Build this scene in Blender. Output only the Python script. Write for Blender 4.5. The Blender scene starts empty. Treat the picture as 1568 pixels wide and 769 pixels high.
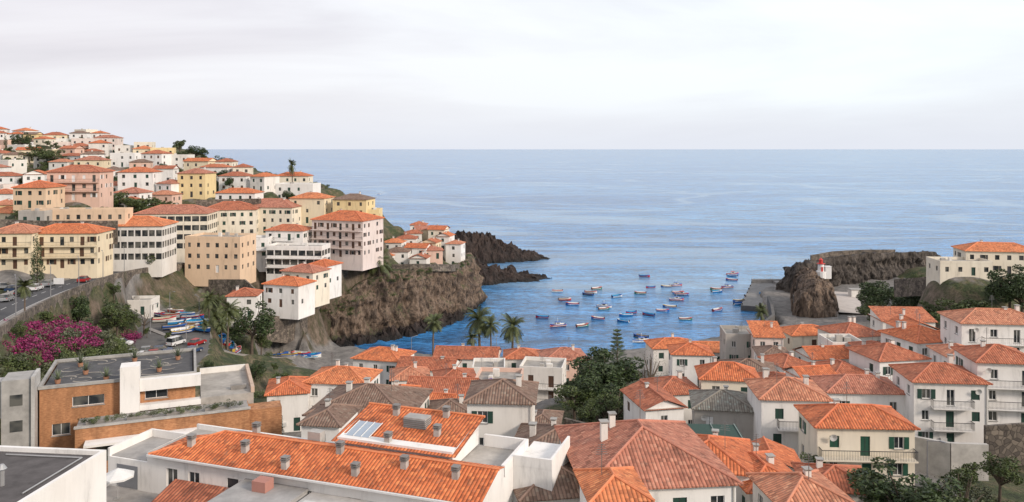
import bpy, math, random, numpy as np
from mathutils import Vector, Matrix, noise
random.seed(7); np.random.seed(7)
scene=bpy.context.scene
CH=60.0; F=1220.0; U0=784.0; V0=228.0
# ---- survey helpers: sighting (u,v) + range -> world metres
def PD(u,v,D): return ((u-U0)/F*D, D, CH-(v-V0)/F*D)
def PZ(u,v,z):
    D=(CH-z)*F/(v-V0); return ((u-U0)/F*D, D, z)
# ---------------------------------------------------------------- materials
MATS={}
def newmat(name):
    m=bpy.data.materials.new(name); m.use_nodes=True
    nt=m.node_tree; b=nt.nodes['Principled BSDF']; return m,nt,b
def N(nt,t,**k):
    n=nt.nodes.new(t)
    for a,v in k.items():
        if hasattr(n,a): setattr(n,a,v)
        else: n.inputs[a].default_value=v
    return n
def mixc(nt,fac,a,b,mode='MIX'):
    n=nt.nodes.new('ShaderNodeMix'); n.data_type='RGBA'; n.blend_type=mode
    for i,v in ((0,fac),(6,a),(7,b)):
        if isinstance(v,(float,int)): n.inputs[i].default_value=v
        elif isinstance(v,tuple): n.inputs[i].default_value=(*v[:3],1)
        else: nt.links.new(v,n.inputs[i])
    return n.outputs[2]
def ramp(nt,src,stops):
    r=nt.nodes.new('ShaderNodeValToRGB'); e=r.color_ramp.elements
    while len(e)<len(stops): e.new(0.5)
    for i,(p,c) in enumerate(stops):
        e[i].position=p; e[i].color=(c,c,c,1) if isinstance(c,(int,float)) else (*c,1)
    nt.links.new(src,r.inputs[0]); return r.outputs[0]
def noi(nt,vec,scale,detail=4,rough=0.55,dist=0):
    n=N(nt,'ShaderNodeTexNoise',Scale=scale,Detail=detail,Roughness=rough,Distortion=dist)
    if vec is not None: nt.links.new(vec,n.inputs['Vector'])
    return n.outputs['Fac']
def mapping(nt,vec,sc,rot=(0,0,0)):
    m=N(nt,'ShaderNodeMapping'); m.inputs['Scale'].default_value=sc; m.inputs['Rotation'].default_value=rot; nt.links.new(vec,m.inputs['Vector']); return m.outputs[0]
def bump(nt,b,h,s,d):
    n=N(nt,'ShaderNodeBump',Strength=s,Distance=d); nt.links.new(h,n.inputs['Height']); nt.links.new(n.outputs[0],b.inputs['Normal'])
def wpos(nt):
    return nt.nodes.new('ShaderNodeNewGeometry').outputs['Position']
def mat_wall(col):
    k=('wall',col)
    if k in MATS: return MATS[k]
    m,nt,b=newmat('plaster'); p=wpos(nt)
    st=noi(nt,mapping(nt,p,(1,1,0.22)),0.9,6,0.68)
    st=ramp(nt,st,[(0.28,0.68),(0.44,0.94),(0.6,1.0)])
    c=mixc(nt,1.0,tuple(col),st,'MULTIPLY')
    big=ramp(nt,noi(nt,p,0.15,2),[(0.35,(0.94,0.92,0.9)),(0.65,(1,1,1))])
    c=mixc(nt,1.0,c,big,'MULTIPLY')
    nt.links.new(c,b.inputs['Base Color']); b.inputs['Roughness'].default_value=0.9
    bump(nt,b,noi(nt,p,8,3),0.15,0.02)
    MATS[k]=m; return m
def mat_roof(col):
    k=('roof',col)
    if k in MATS: return MATS[k]
    m,nt,b=newmat('clay_tiles')
    uv=nt.nodes.new('ShaderNodeUVMap').outputs[0]
    sep=nt.nodes.new('ShaderNodeSeparateXYZ'); nt.links.new(uv,sep.inputs[0])
    def M(op,a,bv=None):
        n=nt.nodes.new('ShaderNodeMath'); n.operation=op
        for i,v in ((0,a),(1,bv)):
            if v is None: continue
            if isinstance(v,(int,float)): n.inputs[i].default_value=v
            else: nt.links.new(v,n.inputs[i])
        return n.outputs[0]
    PX=0.30; PY=0.40
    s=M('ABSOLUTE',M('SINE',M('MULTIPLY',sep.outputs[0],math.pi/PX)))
    row=M('FRACT',M('DIVIDE',sep.outputs[1],PY))
    h=M('ADD',M('MULTIPLY',s,1.0),M('MULTIPLY',M('SUBTRACT',1.0,row),0.35))
    cx=M('FLOOR',M('DIVIDE',sep.outputs[0],PX)); cy=M('FLOOR',M('DIVIDE',sep.outputs[1],PY))
    cmb=nt.nodes.new('ShaderNodeCombineXYZ'); nt.links.new(cx,cmb.inputs[0]); nt.links.new(cy,cmb.inputs[1])
    wn=nt.nodes.new('ShaderNodeTexWhiteNoise'); wn.noise_dimensions='2D'; nt.links.new(cmb.outputs[0],wn.inputs[0])
    t=ramp(nt,wn.outputs[0],[(0.0,(0.6,0.58,0.56)),(0.35,(0.95,0.95,0.95)),(0.75,(1.02,1.05,1.05)),(1.0,(1.22,1.45,1.5))])
    c=mixc(nt,1.0,tuple(col),t,'MULTIPLY')
    p=wpos(nt)
    g=ramp(nt,noi(nt,p,0.4,7,0.72),[(0.3,(0.5,0.52,0.54)),(0.46,(0.9,0.9,0.9)),(0.56,(1,1,1)),(0.75,(1.08,1.28,1.4))])
    c=mixc(nt,1.0,c,g,'MULTIPLY')
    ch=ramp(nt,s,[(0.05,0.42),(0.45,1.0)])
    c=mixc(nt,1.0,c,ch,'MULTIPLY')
    li=ramp(nt,noi(nt,p,1.7,6,0.78),[(0.55,0.0),(0.7,0.65)])
    c=mixc(nt,li,c,(0.17,0.14,0.11))
    nt.links.new(c,b.inputs['Base Color']); b.inputs['Roughness'].default_value=0.85
    bump(nt,b,h,0.9,0.07)
    MATS[k]=m; return m
def mat_plain(name,col,rough=0.7,metal=0,var=0.15,scale=3.0):
    k=(name,tuple(col))
    if k in MATS: return MATS[k]
    m,nt,b=newmat(name); p=wpos(nt)
    t=ramp(nt,noi(nt,p,scale,6,.65),[(0.3,1-var),(0.7,1.0)])
    nt.links.new(mixc(nt,1.0,tuple(col),t,'MULTIPLY'),b.inputs['Base Color'])
    b.inputs['Roughness'].default_value=rough; b.inputs['Metallic'].default_value=metal
    MATS[k]=m; return m
def mat_glass():
    k='glass'
    if k in MATS: return MATS[k]
    m,nt,b=newmat('window_glass'); p=wpos(nt)
    c=mixc(nt,ramp(nt,noi(nt,p,0.6,1),[(0.45,0.0),(0.6,1.0)]),(0.025,0.03,0.035),(0.12,0.12,0.11))
    nt.links.new(c,b.inputs['Base Color']); b.inputs['Roughness'].default_value=0.12
    MATS[k]=m; return m
def mat_stone(name,ca,cb,scale=1.6):
    k=(name,)
    if k in MATS: return MATS[k]
    m,nt,b=newmat(name); p=wpos(nt)
    v=N(nt,'ShaderNodeTexVoronoi',Scale=scale); nt.links.new(p,v.inputs['Vector'])
    v2=N(nt,'ShaderNodeTexVoronoi',Scale=scale,feature='DISTANCE_TO_EDGE'); nt.links.new(p,v2.inputs['Vector'])
    sepc=nt.nodes.new('ShaderNodeSeparateColor'); nt.links.new(v.outputs['Color'],sepc.inputs[0])
    c=mixc(nt,sepc.outputs[0],ca,cb)
    e=ramp(nt,v2.outputs['Distance'],[(0.0,0.45),(0.1,1.0)])
    c=mixc(nt,1.0,c,e,'MULTIPLY')
    c=mixc(nt,1.0,c,ramp(nt,noi(nt,mapping(nt,p,(1,1,.3)),.35,5),[(0.35,.6),(0.65,1.15)]),'MULTIPLY')
    c=mixc(nt,ramp(nt,noi(nt,p,0.3,5),[(0.56,0.0),(0.8,0.4)]),c,(0.07,0.09,0.03))
    nt.links.new(c,b.inputs['Base Color']); b.inputs['Roughness'].default_value=0.95
    bump(nt,b,e,0.6,0.08); MATS[k]=m; return m
def mat_cliff(name='cliff_rock',warm=1.0,green=False):
    k=(name,)
    if k in MATS: return MATS[k]
    m,nt,b=newmat(name); p=wpos(nt)
    n1=noi(nt,mapping(nt,p,(1,1,0.3)),0.3,9,0.7,0.6)
    if warm>0.5:
        c=ramp(nt,n1,[(0.3,(0.035,0.028,0.025)),(0.43,(0.11,0.08,0.06)),(0.53,(0.25,0.18,0.13)),(0.62,(0.11,0.084,0.067)),(0.76,(0.34,0.27,0.205))])
    elif warm>0.2:
        c=ramp(nt,n1,[(0.3,(0.03,0.026,0.024)),(0.45,(0.08,0.067,0.058)),(0.6,(0.135,0.114,0.097)),(0.76,(0.19,0.165,0.14))])
    else:
        c=ramp(nt,n1,[(0.3,(0.016,0.012,0.011)),(0.5,(0.042,0.028,0.023)),(0.65,(0.08,0.053,0.042)),(0.8,(0.04,0.028,0.024))])
    sp=nt.nodes.new('ShaderNodeSeparateXYZ'); nt.links.new(p,sp.inputs[0])
    mr=N(nt,'ShaderNodeMapRange'); nt.links.new(sp.outputs[2],mr.inputs[0]); mr.inputs[1].default_value=0.3; mr.inputs[2].default_value=2.5
    c=mixc(nt,mr.outputs[0],(0.018,0.016,0.015),c)
    cr=noi(nt,mapping(nt,p,(1,1,.35)),1.0,9,0.78)
    c=mixc(nt,1.0,c,ramp(nt,cr,[(0.38,0.2),(0.52,1.0)]),'MULTIPLY')
    if green:
        ge=nt.nodes.new('ShaderNodeNewGeometry'); sn=nt.nodes.new('ShaderNodeSeparateXYZ'); nt.links.new(ge.outputs['Normal'],sn.inputs[0])
        mm=nt.nodes.new('ShaderNodeMath'); mm.operation='MULTIPLY'
        nt.links.new(ramp(nt,sn.outputs[2],[(0.55,0.0),(0.8,1.0)]),mm.inputs[0]); nt.links.new(ramp(nt,noi(nt,p,0.12,5),[(0.48,0.0),(0.58,1.0)]),mm.inputs[1])
        c=mixc(nt,mm.outputs[0],c,(0.065,0.08,0.03))
    nt.links.new(c,b.inputs['Base Color']); b.inputs['Roughness'].default_value=0.9
    bump(nt,b,cr,0.9,0.9); MATS[k]=m; return m
def mat_leaf(name,ca,cb):
    k=(name,)
    if k in MATS: return MATS[k]
    m,nt,b=newmat(name); p=wpos(nt)
    g=nt.nodes.new('ShaderNodeNewGeometry')
    c=mixc(nt,g.outputs['Random Per Island'],ca,cb)
    c=mixc(nt,1.0,c,ramp(nt,noi(nt,p,0.9,3),[(0.35,0.55),(0.65,1.2)]),'MULTIPLY')
    nt.links.new(c,b.inputs['Base Color']); b.inputs['Roughness'].default_value=0.6
    MATS[k]=m; return m
W=(0.82,0.81,0.79);W2=(0.75,0.73,0.69);C=(0.77,0.67,0.49);CR=(0.79,0.73,0.61);P=(0.70,0.49,0.40);Y=(0.78,0.63,0.35);G=(0.42,0.40,0.37);PE=(0.73,0.55,0.39);PW=(0.74,0.64,0.59)
O=(0.62,0.17,0.065);O2=(0.46,0.14,0.07);O3=(0.70,0.225,0.09);BR=(0.24,0.15,0.11);GR=(0.22,0.20,0.17)
OJ=[O,O,O3,(0.55,0.17,0.08),(0.66,0.19,0.07),(0.48,0.15,0.075),(0.58,0.23,0.13),(0.50,0.19,0.12)]
CN={W:'white',W2:'off_white',C:'cream',CR:'cream',P:'pink',Y:'yellow',G:'grey',PE:'peach',PW:'pale_pink'}
def paint(c,n='paint'): return mat_plain(n,c,0.55)
GREEN=(0.02,0.06,0.045); DK=(0.05,0.05,0.055); BROWN=(0.10,0.05,0.03); WHITE=(0.75,0.75,0.74)
def concrete(c=(0.4,0.39,0.37)): return mat_plain('concrete',c,0.9,0,0.4,0.7)
# ---------------------------------------------------------------- mesh builder
class B:
    def __init__(s): s.p={}
    def g(s,part,mat):
        k=(part,mat.name)
        if k not in s.p: s.p[k]=([],[],mat)
        return s.p[k]
    def poly(s,part,mat,pts):
        v,f,_=s.g(part,mat); i=len(v); v.extend([tuple(q) for q in pts]); f.append(tuple(range(i,i+len(pts))))
    def box(s,part,mat,x0,x1,y0,y1,z0,z1):
        c=[(x,y,z) for z in (z0,z1) for y in (y0,y1) for x in (x0,x1)]
        v,f,_=s.g(part,mat); i=len(v); v.extend(c)
        for q in ((0,2,3,1),(4,5,7,6),(0,1,5,4),(2,6,7,3),(0,4,6,2),(1,3,7,5)): f.append(tuple(i+j for j in q))
    def cyl(s,part,mat,x,y,z0,z1,r0,r1=None,n=10,cap=True):
        r1=r0 if r1 is None else r1
        v,f,_=s.g(part,mat); i=len(v)
        for z,r in ((z0,r0),(z1,r1)):
            for k in range(n): a=2*math.pi*k/n; v.append((x+r*math.cos(a),y+r*math.sin(a),z))
        for k in range(n): f.append((i+k,i+(k+1)%n,i+n+(k+1)%n,i+n+k))
        if cap: f.append(tuple(i+n+k for k in range(n)))
    def tube(s,part,mat,a,b,r,n=5,r2=None):
        r2=r if r2 is None else r2
        a=Vector(a);b=Vector(b);d=(b-a).normalized(); e=d.orthogonal().normalized(); g=d.cross(e)
        v,f,_=s.g(part,mat); i=len(v)
        for q,rr in ((a,r),(b,r2)):
            for k in range(n):
                t=2*math.pi*k/n; v.append(tuple(q+e*rr*math.cos(t)+g*rr*math.sin(t)))
        for k in range(n): f.append((i+k,i+(k+1)%n,i+n+(k+1)%n,i+n+k))
        f.append(tuple(i+n+k for k in range(n))); f.append(tuple(i+n-1-k for k in range(n)))
    def build(s,name,loc=(0,0,0),yaw=0,single=False):
        if single or len(s.p)==1:
            V=[];Fc=[];mi=[];ms=[]
            for (pn,mn),(v,f,m) in s.p.items():
                o=len(V); V+=v; Fc+=[tuple(j+o for j in q) for q in f]; mi+=[len(ms)]*len(f); ms.append(m)
            me=bpy.data.meshes.new(name); me.from_pydata(V,[],Fc)
            for m in ms: me.materials.append(m)
            me.polygons.foreach_set('material_index',mi)
            roofuv(me); me.update()
            ob=bpy.data.objects.new(name,me); scene.collection.objects.link(ob)
        else:
            ob=bpy.data.objects.new(name,None); scene.collection.objects.link(ob); ob.empty_display_size=0.5
            for (pn,mn),(v,f,m) in s.p.items():
                me=bpy.data.meshes.new(pn); me.from_pydata(v,[],f); me.materials.append(m)
                if 'roof' in pn or 'tiles' in pn: roofuv(me)
                c=bpy.data.objects.new(pn,me); scene.collection.objects.link(c); c.parent=ob
        ob.location=loc; ob.rotation_euler=(0,0,math.radians(yaw)); return ob
def roofuv(me):
    uvl=me.uv_layers.new(name='UVMap')
    co=me.vertices
    for pl in me.polygons:
        n=pl.normal
        if n.z<0: n=-n
        e=Vector((0,0,1)).cross(n)
        e=Vector((1,0,0)) if e.length<1e-4 else e.normalized()
        t=n.cross(e)
        for li in pl.loop_indices:
            q=co[me.loops[li].vertex_index].co; uvl.data[li].uv=(q.dot(e),q.dot(t))
def link(name,me,loc,rz=0,sc=(1,1,1),rx=0,ry=0):
    ob=bpy.data.objects.new(name,me); scene.collection.objects.link(ob)
    ob.location=loc; ob.rotation_euler=(rx,ry,rz); ob.scale=sc if isinstance(sc,tuple) else (sc,sc,sc); return ob
CTRL=[]   # terrain control points x,y,z,w
FLAT=[]   # footprints
# ---------------------------------------------------------------- walls with real openings
def wall(b,mat,p0,d,n,Wd,z0,z1,ops,lod,shut,inset=0.16):
    xs=sorted(set([0,Wd]+[o[0] for o in ops]+[o[1] for o in ops])); zs=sorted(set([z0,z1]+[o[2] for o in ops]+[o[3] for o in ops]))
    def pt(x,z,o=0): return (p0[0]+d[0]*x+n[0]*o,p0[1]+d[1]*x+n[1]*o,z)
    for j in range(len(zs)-1):
        i=0
        while i<len(xs)-1:
            def isop(i): 
                cx=(xs[i]+xs[i+1])/2; cz=(zs[j]+zs[j+1])/2
                return any(o[0]<cx<o[1] and o[2]<cz<o[3] for o in ops)
            if isop(i): i+=1; continue
            k=i
            while k+1<len(xs)-1 and not isop(k+1): k+=1
            b.poly('walls',mat,[pt(xs[i],zs[j]),pt(xs[k+1],zs[j]),pt(xs[k+1],zs[j+1]),pt(xs[i],zs[j+1])]); i=k+1
    gl=mat_glass(); fr=paint(WHITE,'frame_paint')
    def bx(part,m,x0,x1,o0,o1,za,zb):
        c=[pt(x,z,o) for z in (za,zb) for o in (o0,o1) for x in (x0,x1)]
        v,f,_=b.g(part,m); i=len(v); v.extend(c)
        for q in ((0,2,3,1),(4,5,7,6),(0,1,5,4),(2,6,7,3),(0,4,6,2),(1,3,7,5)): f.append(tuple(i+t for t in q))
    for o in ops:
        x0,x1,a,c,kind=o
        for A,Bq in (((x0,a),(x1,a)),((x1,a),(x1,c)),((x1,c),(x0,c)),((x0,c),(x0,a))):
            b.poly('walls',mat,[pt(*A),pt(*Bq),pt(*Bq,-inset),pt(*A,-inset)])
        if kind=='closed':
            b.poly('shutters',paint(shut,'shutter_paint'),[pt(x0,a,-inset+.06),pt(x1,a,-inset+.06),pt(x1,c,-inset+.06),pt(x0,c,-inset+.06)])
            if lod<2: xm=(x0+x1)/2; bx('shutter_stile',paint(DK),xm-.02,xm+.02,-inset+.063,-inset+.08,a+.02,c-.02)
            continue
        if kind=='door':
            b.poly('doors',paint(shut,'shutter_paint'),[pt(x0,a,-inset),pt(x1,a,-inset),pt(x1,c,-inset),pt(x0,c,-inset)]); continue
        b.poly('windows',gl,[pt(x0,a,-inset),pt(x1,a,-inset),pt(x1,c,-inset),pt(x0,c,-inset)])
        if lod<2:
            w=0.06; fo=(-inset+.003,-inset+.05)
            bx('window_frames',fr,x0+.002,x0+w,*fo,a+.002,c-.002); bx('window_frames',fr,x1-w,x1-.002,*fo,a+.002,c-.002)
            bx('window_frames',fr,x0+w,x1-w,*fo,c-w,c-.002); bx('window_frames',fr,x0+w,x1-w,*fo,a+.002,a+w)
            xm=(x0+x1)/2; bx('window_frames',fr,xm-.03,xm+.03,*fo,a+w,c-w)
            bx('sills',concrete(),x0-.08,x1+.08,0.003,.09,a-.09,a-.01)
        if kind=='open' and lod<3:
            sw=(x1-x0)/2
            sm=paint(shut,'shutter_paint')
            bx('shutters',sm,x0-sw-.02,x0-.02,.004,.05,a,c); bx('shutters',sm,x1+.02,x1+sw+.02,.004,.05,a,c)
def ridge(b,mat,a,c,r=0.14):
    b.tube('ridge_tiles_roof',mat,a,c,r,6)
def railing(b,x0,x1,y,z,mat,h=0.95,step=0.16,axis='x'):
    n=max(2,int((x1-x0)/step))
    for i in range(n+1):
        t=x0+(x1-x0)*i/n
        if axis=='x': b.box('railing',mat,t-.012,t+.012,y-.012,y+.012,z,z+h)
        else: b.box('railing',mat,y-.012,y+.012,t-.012,t+.012,z,z+h)
    if axis=='x': b.box('handrail',mat,x0-.03,x1+.03,y-.03,y+.03,z+h+.001,z+h+.06)
    else: b.box('handrail',mat,y-.03,y+.03,x0-.03,x1+.03,z+h+.001,z+h+.06)
HOUSES=[]
def house(u,ve,D,wpx,dep,yaw=0,st=2,wc=W,rc=O,kind='hip',shut=GREEN,balc=0,chim=1,sh=2.8,pitch=0.37,found=4.0,ctrl=True,name=None,dens=2.7,wstyle=None):
    rnd=random.Random(int(u*13+ve*7+D))
    if rc in (O,O3): rc=rnd.choice(OJ)
    w=wpx*D/F; x,y,ze=PD(u,ve,D); h=st*sh+0.25; zb=ze-h
    ya=math.radians(yaw); ca,sa=math.cos(ya),math.sin(ya)
    cx=x-sa*dep/2; cy=y+ca*dep/2
    lod=0 if D<112 else 1 if D<175 else 2 if D<275 else 3
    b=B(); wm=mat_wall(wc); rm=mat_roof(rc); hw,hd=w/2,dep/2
    def mkops(L,front):
        ops=[]; n=max(1,int(L/dens)); 
        if lod==3: n=max(1,int(L/3.2))
        sp=L/n
        for s in range(st):
            for i in range(n):
                if rnd.random()<(0.08 if front else 0.3) and wstyle is None: continue
                xc=sp*(i+.5)+rnd.uniform(-.12,.12); z0=s*sh
                kd=wstyle or rnd.choice(['open','closed','plain','plain'] if lod<3 else ['plain','closed'])
                if wstyle=='glass':
                    ops.append((sp*i+.15,sp*(i+1)-.15,z0+.7,z0+2.35,'plain')); continue
                ww=rnd.choice([.45,.5,.55]); 
                if sp<2.1: kd='plain' if kd=='open' else kd
                if front and s==0 and (i==n//2): ops.append((xc-.5,xc+.5,z0+.02,z0+2.15,'door'))
                elif balc and front and s>0 and i%2==n//2%2: ops.append((xc-.5,xc+.5,z0+.1,z0+2.2,'closed' if rnd.random()<.6 else 'plain'))
                else: ops.append((xc-ww,xc+ww,z0+.95,z0+2.2,kd))
        return ops
    wall(b,wm,(-hw,-hd),(1,0),(0,-1),w,-found,h,mkops(w,True),lod,shut)
    wall(b,wm,(hw,-hd),(0,1),(1,0),dep,-found,h,mkops(dep,False),lod,shut)
    wall(b,wm,(-hw,hd),(0,-1),(-1,0),dep,-found,h,mkops(dep,False),lod,shut)
    wall(b,wm,(hw,hd),(-1,0),(0,1),w,-found,h,[],lod,shut)
    o=0.4; r0=h-.02
    fm=paint((0.7,0.66,0.6),'eave_paint')
    if kind in('hip','gable','shed'):
        X,Yy=hw+o,hd+o; zt=r0+.14
        b.box('eaves',fm,-X+.06,X-.06,-Yy+.06,Yy-.06,h+.002,zt-.01)
        lng=X>=Yy; short=min(X,Yy); rise=short*pitch
        if kind=='hip':
            if lng: R=[(-(X-Yy),0,zt+rise),((X-Yy),0,zt+rise)]
            else: R=[(0,-(Yy-X),zt+rise),(0,(Yy-X),zt+rise)]
            A,Bc,Cc,Dd=(-X,-Yy,zt),(X,-Yy,zt),(X,Yy,zt),(-X,Yy,zt)
            if lng:
                fs=[[A,Bc,R[1],R[0]],[Bc,Cc,R[1]],[Cc,Dd,R[0],R[1]],[Dd,A,R[0]]]; eds=[(A,R[0]),(Dd,R[0]),(Bc,R[1]),(Cc,R[1]),(R[0],R[1])]
            else:
                fs=[[A,Bc,R[0]],[Bc,Cc,R[1],R[0]],[Cc,Dd,R[1]],[Dd,A,R[0],R[1]]]; eds=[(A,R[0]),(Bc,R[0]),(Dd,R[1]),(Cc,R[1]),(R[0],R[1])]
        elif kind=='gable':
            if lng:
                R=[(-X,0,zt+rise),(X,0,zt+rise)]; A,Bc,Cc,Dd=(-X,-Yy,zt),(X,-Yy,zt),(X,Yy,zt),(-X,Yy,zt)
                fs=[[A,Bc,R[1],R[0]],[Cc,Dd,R[0],R[1]]]
                for sx in(-1,1): b.poly('walls',wm,[(sx*hw,-hd,h),(sx*hw,hd,h),(sx*hw,0,zt+rise-.15)])
            else:
                R=[(0,-Yy,zt+rise),(0,Yy,zt+rise)]; A,Bc,Cc,Dd=(-X,-Yy,zt),(X,-Yy,zt),(X,Yy,zt),(-X,Yy,zt)
                fs=[[Bc,Cc,R[1],R[0]],[Dd,A,R[0],R[1]]]
                for sy in(-1,1): b.poly('walls',wm,[(-hw,sy*hd,h),(hw,sy*hd,h),(0,sy*hd,zt+rise-.15)])
            eds=[(R[0],R[1])]
        else:
            rise=Yy*2*0.22
            A,Bc,Cc,Dd=(-X,-Yy,zt),(X,-Yy,zt),(X,Yy,zt+rise),(-X,Yy,zt+rise); fs=[[A,Bc,Cc,Dd]]; eds=[]
            for sx in(-1,1): b.poly('walls',wm,[(sx*hw,-hd,h),(sx*hw,hd,h),(sx*hw,hd,zt+rise-.1)])
            b.poly('walls',wm,[(-hw,hd,h),(hw,hd,h),(hw,hd,zt+rise-.1),(-hw,hd,zt+rise-.1)])
        for q in fs: b.poly('roof',rm,q)
        b.box('roof_edge',rm,-X,X,-Yy-.03,-Yy+.05,zt-.09,zt-.003); 
        b.box('roof_edge',rm,-X-.03,-X+.05,-Yy,Yy,zt-.09,zt-.003); b.box('roof_edge',rm,X-.05,X+.03,-Yy,Yy,zt-.09,zt-.003)
        if lod<3:
            rcap=mat_plain('ridge_clay',tuple(min(1,c*1.1+.03) for c in rc),0.85,0,.35,1.5)
            for e in eds: ridge(b,rcap,e[0],e[1],.12 if lod<2 else .16)
    else:
        pm=wm; t=.2
        b.box('roof_slab',concrete((0.38,0.36,0.33)),-hw+t,hw-t,-hd+t,hd-t,h-.3,h)
        b.box('parapet',pm,-hw-.02,hw+.02,-hd-.02,-hd+t,h+.001,h+.7); b.box('parapet',pm,-hw-.02,hw+.02,hd-t,hd+.02,h+.001,h+.7)
        b.box('parapet',pm,-hw-.02,-hw+t,-hd+t,hd-t,h+.001,h+.7); b.box('parapet',pm,hw-t,hw+.02,-hd+t,hd-t,h+.001,h+.7)
        zt=h; rise=0
        for _ in range(3):
            qx=rnd.uniform(-.6,.5)*hw; qy=rnd.uniform(-.5,.5)*hd; s_=rnd.uniform(.3,.7)
            b.box('rooftop_boxes',mat_wall(rnd.choice([W2,G])),qx-s_,qx+s_,qy-.4,qy+.4,h,h+rnd.uniform(.5,1.3))
    if kind!='flat' and chim:
        for k in range(chim):
            px=rnd.uniform(-.6,.6)*hw; py=rnd.uniform(-.1,.6)*hd; z=zt+rise*.2
            cw=rnd.uniform(.2,.3); zc=zt+rise+rnd.uniform(0,.45)
            b.box('chimney',mat_wall(W2),px-cw,px+cw,py-cw,py+cw,z,zc); b.box('chimney_cap',concrete(),px-cw-.1,px+cw+.1,py-cw-.1,py+cw+.1,zc+.12,zc+.2)
            for sx in(-1,1):
                for sy in(-1,1): b.box('chimney_posts',concrete(),px+sx*cw*.8-.05,px+sx*cw*.8+.05,py+sy*cw*.8-.05,py+sy*cw*.8+.05,zc+.001,zc+.12)
    if lod<2:
        if rnd.random()<.55:
            am=mat_plain('aerial_metal',(0.3,0.3,0.3),.4,.8); ax,ay=rnd.uniform(-.5,.5)*hw,rnd.uniform(-.3,.5)*hd
            b.box('tv_aerial',am,ax-.025,ax+.025,ay-.025,ay+.025,zt,zt+rise+2.0)
            for k in range(5): b.box('tv_aerial',am,ax-.45+.05*k,ax+.45-.05*k,ay+.026,ay+.06,zt+rise+1.2+.17*k,zt+rise+1.23+.17*k)
        if rnd.random()<.4:
            dm=paint((.6,.6,.58)); dx,dz=rnd.choice([-1,1])*hw*.7,h-.9
            v,f,_=b.g('satellite_dish',dm); i0=len(v); v.append((dx,-hd-.35,dz))
            for k in range(12): a=k*math.pi/6; v.append((dx+.4*math.cos(a),-hd-.5-.1*math.sin(a),dz+.4*math.sin(a)))
            for k in range(12): f.append((i0,i0+1+k,i0+1+(k+1)%12))
            b.tube('dish_arm',dm,(dx,-hd-.003,dz-.1),(dx,-hd-.35,dz),.025,4)
        if rnd.random()<.3: b.box('air_conditioner',paint((.62,.62,.6)),-hw*.3,-hw*.3+.8,-hd-.35,-hd-.034,.35*sh,.35*sh+.55)
        if rnd.random()<.5: b.box('downpipe',paint((.5,.49,.46)),hw-.25,hw-.15,-hd-.11,-hd-.035,.36,h)
    if balc and lod<3:
        for s in range(1,st):
            if balc==1: xa,xb=-hw*.55,hw*.55
            else: xa,xb=-hw+.1,hw-.1
            z=s*sh
            b.box('balcony_slab',wm,xa,xb,-hd-1.1,-hd-.003,z-.12,z+.03)
            rl=mat_plain('railing_metal',DK,.5,.3)
            stp=.16 if lod==0 else .3
            railing(b,xa+.05,xb-.05,-hd-1.05,z+.03,rl,step=stp); railing(b,-hd-1.05,-hd-.05,xa+.05,z+.03,rl,step=stp,axis='y'); railing(b,-hd-1.05,-hd-.05,xb-.05,z+.03,rl,step=stp,axis='y')
    nm=name or (CN.get(wc,'plastered')+'_house')
    b.build(nm,(cx,cy,zb),yaw)
    HOUSES.append((cx,cy,max(w,dep)/2,u,ve,wpx))
    if ctrl: CTRL.append((cx,cy,zb,1.0)); FLAT.append((cx,cy,hw+.6,hd+.6,ya,zb))
# ================================================================= HOUSES
H=house
# right side terraces
H(1218,613,95,102,7.5,-4,2,W,O,balc=1,chim=2,shut=GREEN,sh=3.0)
H(1328,603,108,116,7,-4,2,W,O,balc=1,chim=2,sh=3.0)
H(1326,656,84,146,6.5,-3,2,CR,O,balc=2,chim=1,shut=(0.015,0.08,0.05))
H(1456,587,104,108,7.5,-6,3,W,O,balc=1,chim=1,shut=GREEN)
H(1546,557,106,92,7.5,-8,3,W,O,balc=2,chim=1,shut=GREEN)
H(1384,552,124,82,8,10,3,W,O,balc=1)
H(1438,524,136,78,9,14,2,W,O,chim=2)
H(1540,497,128,128,8,-6,3,W,O,balc=1,chim=2)
H(1305,575,124,56,7,8,2,W,O2)
H(1256,580,116,56,5,10,2,W,O,kind='gable')
H(1148,576,128,80,8,-12,2,W2,BR,shut=BROWN)
H(1118,583,112,86,6,-8,2,CR,O,pitch=.5)
H(1110,629,100,90,7,-10,2,G,GR,shut=WHITE,chim=1)
H(1018,626,100,62,8,12,3,W,O2,kind='gable',shut=BROWN)
H(1042,604,112,70,7,8,3,W2,O)
H(1247,514,170,70,7,6,2,CR,O,shut=BROWN)
H(1150,517,165,76,8,-6,2,G,O,kind='flat')
H(1178,517,160,42,7,-6,2,PW,O,kind='shed')
H(1325,516,158,72,9,12,1,W2,O2,chim=2)
H(1392,493,168,78,7,-4,2,W2,O,kind='shed',shut=BROWN)
H(1060,544,158,60,7,-5,2,W,O); H(1035,534,172,70,7,4,2,W2,O); H(1100,540,178,70,7,-4,2,W,O,kind='gable')
H(1222,562,138,50,7,16,2,W,O); H(1275,550,146,64,7,6,2,W2,O3,kind='gable'); H(1345,542,142,52,7,-10,2,W,O2)
H(1188,548,150,46,7,-8,2,W,BR); H(1300,530,150,50,7,0,2,W2,O,kind='flat')
H(1195,592,118,46,6,-6,2,W2,O2); H(1485,550,120,56,7,-4,2,W,O); H(1410,506,150,54,7,0,2,W2,O3,kind='gable')
# far right villa above the cove
H(1536,386,208,105,9,-10,2,CR,O,shut=DK,found=5,name='clifftop_villa')
H(1480,404,203,78,8,-4,1,CR,O,kind='flat',wstyle='plain',found=5)
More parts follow.
